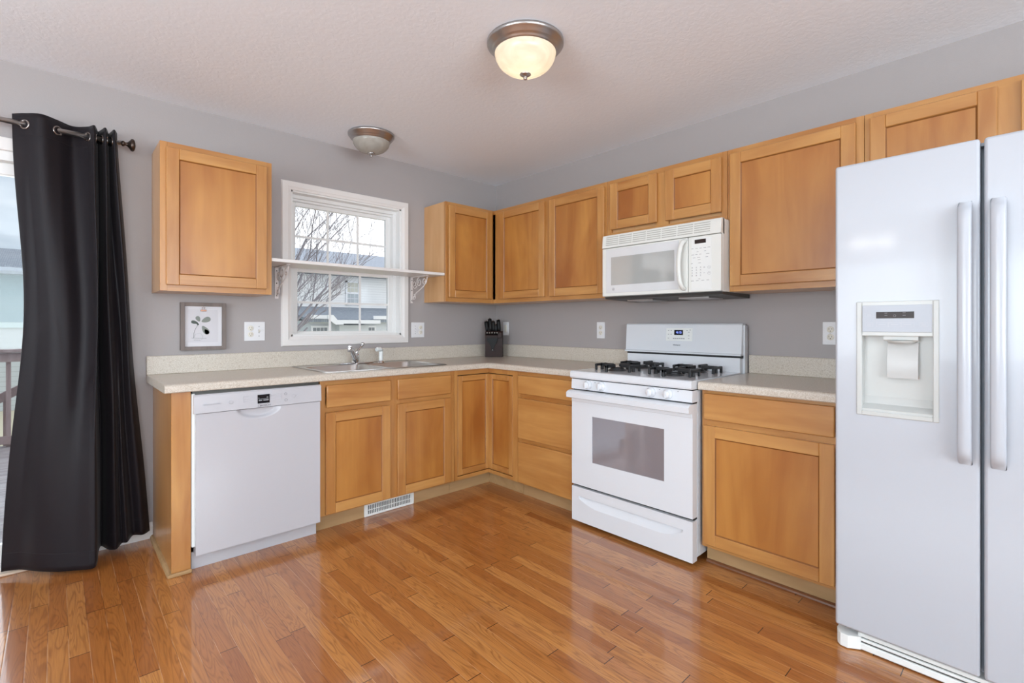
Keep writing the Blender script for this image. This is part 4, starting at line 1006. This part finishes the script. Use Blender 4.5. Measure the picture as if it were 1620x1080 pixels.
# ------------------------------------------------------------------ curtain and rod
RZ, RYY = 2.143, -.100
t = thing('curtain_rod', 'brushed metal curtain rod with round finial above the sliding door', 'curtain rod', (-2.70, RYY, RZ))
b = MB(); b.tube([(-2.5, 0, 0), (.0, 0, 0)], .0125, seg=16); b.build('rod', 'nickel', t)
b = MB(); b.lathe([(.010, 0), (.014, .004), (.014, .010), (.008, .016), (.010, .024), (.022, .034), (.031, .040), (.033, .048), (.028, .054), (.014, .058), (0, .060)], axis='x', seg=24); b.build('finial', 'bronze', t)
b = MB(); b.tube([(-.028, .0985, -.01), (-.028, .06, -.018), (-.028, 0, -.016)], .006, seg=8); b.lathe([(.020, .099), (.018, .092), (0, .092)], (-.028, 0, -.01), axis='y', seg=16); b.build('bracket', 'bronze', t)
TOP = [(-3.107, -.062), (-3.063, -.108), (-3.005, -.150), (-2.948, -.108), (-2.890, -.058), (-2.835, -.104), (-2.812, -.150), (-2.800, -.102), (-2.792, -.055), (-2.780, -.100), (-2.768, -.148), (-2.757, -.102), (-2.750, -.055), (-2.741, -.100), (-2.732, -.145), (-2.718, -.090)]
BOT = [(-3.142, -.055), (-3.080, -.095), (-3.020, -.170), (-2.950, -.225), (-2.880, -.260), (-2.825, -.295), (-2.806, -.270), (-2.796, -.150), (-2.780, -.060), (-2.755, -.130), (-2.725, -.160), (-2.700, -.120), (-2.680, -.150), (-2.650, -.080), (-2.610, -.100), (-2.575, -.055)]
n = 10; TP = catmull(TOP, n); BP = catmull(BOT, n); NS = len(TP)-1
def cpt(u, v):
    i = min(int(round(u*NS)), NS); tx, ty = TP[i]; bx_, by = BP[i]
    z = 2.196*(1-v)+(.026+.040*max(0, u-.35)/.65)*v
    k = v**1.15
    x = tx*(1-k)+bx_*k; y = ty*(1-k)+by*k
    x += (.060*math.exp(-((v-.46)/.26)**2))*max(0, 1-u*2.2)
    # soft vertical creases that fade in and out
    y -= .010*math.sin(u*34+v*2.2)*math.sin(math.pi*min(1, v*1.3))*(1 if u < .45 else .4)
    x += .005*math.sin(v*9+u*12)*math.sin(math.pi*v)
    y = min(y, -.024)
    z += .006*math.sin(u*17)*v
    if v < .04: z -= .004
    return (x, y, z)
NV = 90
b = MB(); b.grid(cpt, NS, NV)
cu = b.build('curtain', 'curtain'); tag(cu, 'full length charcoal grommet curtain hanging beside the sliding door', 'curtain')
sm = cu.modifiers.new('thickness', 'SOLIDIFY'); sm.thickness = .002; sm.offset = 0
# hem stitching bands
M['thread'] = plain('hem_thread', srgb(24, 22, 26), .7)
for v_ in (.05, .962):
    b = MB(); b.tube([Vector(cpt(i/NS, v_))+Vector((0, -.0015, 0)) for i in range(NS+1)], .0009, seg=4)
    b.build('stitch_line', 'thread', cu)
v_g = (2.196-RZ)/(2.196-.03)
for i in (1, 3, 5, 7, 9, 11, 13):
    u = i*n/NS; c = Vector(cpt(u, v_g)); a = Vector(cpt((i*n-2)/NS, v_g)); d = Vector(cpt((i*n+2)/NS, v_g))
    tdir = (d-a).normalized(); nrm = tdir.cross(Vector((0, 0, 1))).normalized()
    g = MB(); ri, ro = .015, .0235; g.lathe([(ri, -.003), (ri+.001, -.0045), (ro-.002, -.0045), (ro, -.002), (ro, .002), (ro-.002, .0045), (ri, .003), (ri, -.003)], seg=28)
    mtx = Matrix.Translation(c) @ Matrix(((tdir.x, 0, nrm.x, 0), (tdir.y, 0, nrm.y, 0), (tdir.z, 1, nrm.z, 0), (0, 0, 0, 1)))
    g.build('grommet', 'ring', cu, mtx)

# ------------------------------------------------------------------ outside
GZ = -.95
b = MB(); b.box(-40, 60, T, 70, GZ-.1, GZ); structure(b.build('lawn_ground', 'lawn'))
t = thing('deck', 'weathered grey wooden deck outside the sliding door', 'deck', (-3.6, 2.0, -.09))
for k in range(26):
    y = -1.82+k*.143
    b = MB(); b.box(-3.2, 1.4, y, y+.137, -.004, .03, bev=.003); b.build('deck_board', 'deckwood', t)
b = MB(); b.box(-3.2, 1.4, -1.83, 1.9, -.2, -.004); b.box(-3.1, -3.0, 1.75, 1.85, GZ+.09, -.2).box(1.25, 1.35, 1.75, 1.85, GZ+.09, -.2).box(-.9, -.8, 1.75, 1.85, GZ+.09, -.2); b.build('deck_joists', 'railwood', t)
t = thing('deck_railing', 'brown stained wooden railing along the far edge of the deck', 'railing', (-3.6, 3.8, -.06))
b = MB(); b.box(-3.2, 1.4, -.07, .07, .965, 1.00, bev=.004); b.box(-3.2, 1.4, -.02, .02, .87, .96); b.box(-3.2, 1.4, -.02, .02, .03, .11); b.build('rails', 'railwood', t)
for k in range(30):
    x = -3.12+k*.155; b = MB(); b.box(x-.018, x+.018, .02, .055, .0, .96); b.build('baluster', 'railwood', t)
for x in (-3.15, -1.0, 1.35): b = MB(); b.box(x-.045, x+.045, -.045, .045, 0.001, 1.05, bev=.004); b.build('post', 'railwood', t)
t = thing('stair_railing', 'sloping brown stair handrail beyond the deck railing', 'railing', (-3.36, 4.2, GZ))
b = MB(); b.prism([(-1.3, .55), (.9, 1.85), (.9, 1.95), (-1.3, .65)], 'y', -.05, .05); b.build('rails', 'railwood', t)
for k in range(11):
    x = -1.25+k*.21; zt = .6+(x+1.3)*.59
    b = MB(); b.box(x-.018, x+.018, -.018, .018, .0, zt); b.build('baluster', 'railwood', t)
# teal house seen through the sliding door
t = thing('house', 'teal sided house with grey roof seen past the sliding door', 'house', (-6, 14, GZ))
b = MB(); b.box(-6, 4.2, .04, 6, 2.12, 3.45, 0); b.build('upper_siding', 'sid_t', t)
b = MB(); b.box(-6, 4.2, .06, 6, 0, 2.08, 0); b.build('lower_siding', 'sid_l', t)
b = MB(); b.box(-6, 4.22, 0, .1, 2.06, 2.20); b.build('band_board', plain('pale_teal_band', srgb(186, 204, 206), .5), t)
b = MB(); b.prism([(-.35, 3.38), (-.35, 3.45), (3.0, 4.35), (6.3, 3.45), (6.3, 3.38)], 'x', -6.3, 4.5); b.build('roof', 'shingle_d', t)
# pale house seen through the kitchen window
t = thing('house', 'pale grey sided two-storey house seen through the kitchen window', 'house', (7, 18, GZ))
b = MB(); b.box(-5.2, 9, 0, 8, 0, 4.33, 0); b.build('siding', 'sid_w', t)
b = MB(); b.prism([(-.45, 4.35), (-.45, 4.45), (4.0, 6.00), (8.5, 4.45), (8.5, 4.35)], 'x', -5.5, 9.5); b.build('roof', 'shingle', t)
b = MB(); b.box(-5.5, 9.5, -.5, -.44, 4.32, 4.47); b.build('gutter', 'fascia', t)
b = MB(); x0, x1, z0, z1 = -.36, .31, 3.03, 4.13
b.box(x0, x1, -.05, 0, z0, z0+.08).box(x0, x1, -.05, 0, z1-.08, z1).box(x0, x0+.08, -.05, 0, z0, z1).box(x1-.08, x1, -.05, 0, z0, z1).box(x0, x1, -.045, 0, (z0+z1)/2-.04, (z0+z1)/2+.04); wf = b.build('window_frame', 'fascia', t)
b = MB(); b.box(x0+.08, x1-.08, -.02, -.005, z0+.08, (z0+z1)/2-.04, 0).box(x0+.08, x1-.08, -.02, -.005, (z0+z1)/2+.04, z1-.08, 1); b.build('window_pane', ['winglass', 'curtainpale'], wf)
b = MB()
for zz in (3.33, 3.83): b.box(x0+.08, x1-.08, -.026, -.018, zz-.01, zz+.01)
for zx in (-.12, .07): b.box(zx-.008, zx+.008, -.026, -.018, z0+.08, z1-.08)
b.build('muntin_grid', 'fascia', wf)
# garage wing in front
GM = Matrix.Translation((-1.6, -3.0, 0))
b = MB(); b.box(-1.35, 4.0, .30, 3.0, 0, 2.30); b.box(-.35, .85, .0, .3, 0, 2.12); b.build('garage_wing', 'sid_g', t, GM)
b = MB(); b.prism([(-.02, 2.36), (2.98, 2.92), (2.98, 2.80), (-.02, 2.24)], 'x', -1.60, 4.3); b.prism([(-.45, 2.24), (1.0, 2.55), (1.0, 2.40), (-.45, 2.20)], 'x', -.62, 1.10); b.build('garage_roof', 'shingle_d', t, GM)
b = MB(); b.box(-1.62, -.60, -.06, -.01, 2.36, 2.50).box(1.05, 4.3, -.06, -.01, 2.36, 2.50).box(-.401, 1.12, -.50, -.44, 2.18, 2.32); b.prism([(-1.0, 2.50), (-1.0, 2.36), (-.70, 2.14), (-.40, 2.14), (-.40, 2.32), (-.64, 2.32), (-.80, 2.50)], 'y', -.51, -.43); b.build('fascia', 'fascia', t, GM)
for cx in (-.95, 1.02):
    b = MB(); b.box(cx-.38, cx+.30, .24, .30, 1.84, 2.10); wf = b.build('window_frame', 'fascia', t, GM)
    b = MB()
    for k in range(4): b.box(cx-.31+k*.14, cx-.20+k*.14, .225, .245, 1.90, 2.02)
    b.build('window_pane', plain('dim_glass', srgb(128, 134, 140), .2), wf, GM)
# bare tree
rnd = random.Random(11)
b = MB()
def branch(p, d, L_, r, depth):
    n_ = 5; pts = [p.copy()]; q = p.copy(); dd = d.copy()
    for i in range(n_):
        dd = (dd + Vector((rnd.uniform(-.12, .12), rnd.uniform(-.12, .12), rnd.uniform(-.05, .12)))).normalized(); q = q + dd*L_/n_; pts.append(q.copy())
    r = max(r, .0042); rs = [r*(1-.4*i/n_) for i in range(n_+1)]
    b.tube(pts, rs, seg=5 if depth > 2 else 3, cap=False)
    if depth <= 0: return
    for k in range(rnd.choice((3, 4)) if depth > 1 else 3):
        i = rnd.randint(2, n_); ax = Vector((rnd.uniform(-1, 1), rnd.uniform(-1, 1), rnd.uniform(-.2, .5))).normalized()
        nd = (dd*1.0 + ax*.62).normalized(); branch(pts[i], nd, L_*rnd.uniform(.55, .8), rs[i]*.62, depth-1)
TB = Vector((.05, 7.6, GZ))
b.tube([TB, TB+Vector((.05, 0, .8)), TB+Vector((.0, .05, 1.5))], [.11, .085, .07], seg=8)
for k, (dx, dz, L_, r_) in enumerate(((.75, .8, 1.7, .038), (.5, 1.1, 1.9, .042), (.95, .55, 1.5, .030), (.2, 1.3, 1.8, .036), (-.5, 1.1, 1.5, .03), (.85, .95, 2.1, .036), (.35, .9, 1.6, .03), (.45, 1.6, 2.3, .036), (.75, 1.3, 2.4, .036), (.15, 1.2, 2.2, .032), (.6, 1.5, 2.6, .034))):
    branch(TB+Vector((0, .03, 1.05+.05*k)), Vector((dx, rnd.uniform(-.35, .35), dz)).normalized(), L_*1.05, r_, 4)
tr = b.build('bare_tree', 'bark', None, Matrix.Identity(4)); tag(tr, 'leafless tree with fine branches outside the kitchen window', 'tree')
# move the tree's origin to its foot
tr.data.transform(Matrix.Translation(-TB)); tr.location = TB
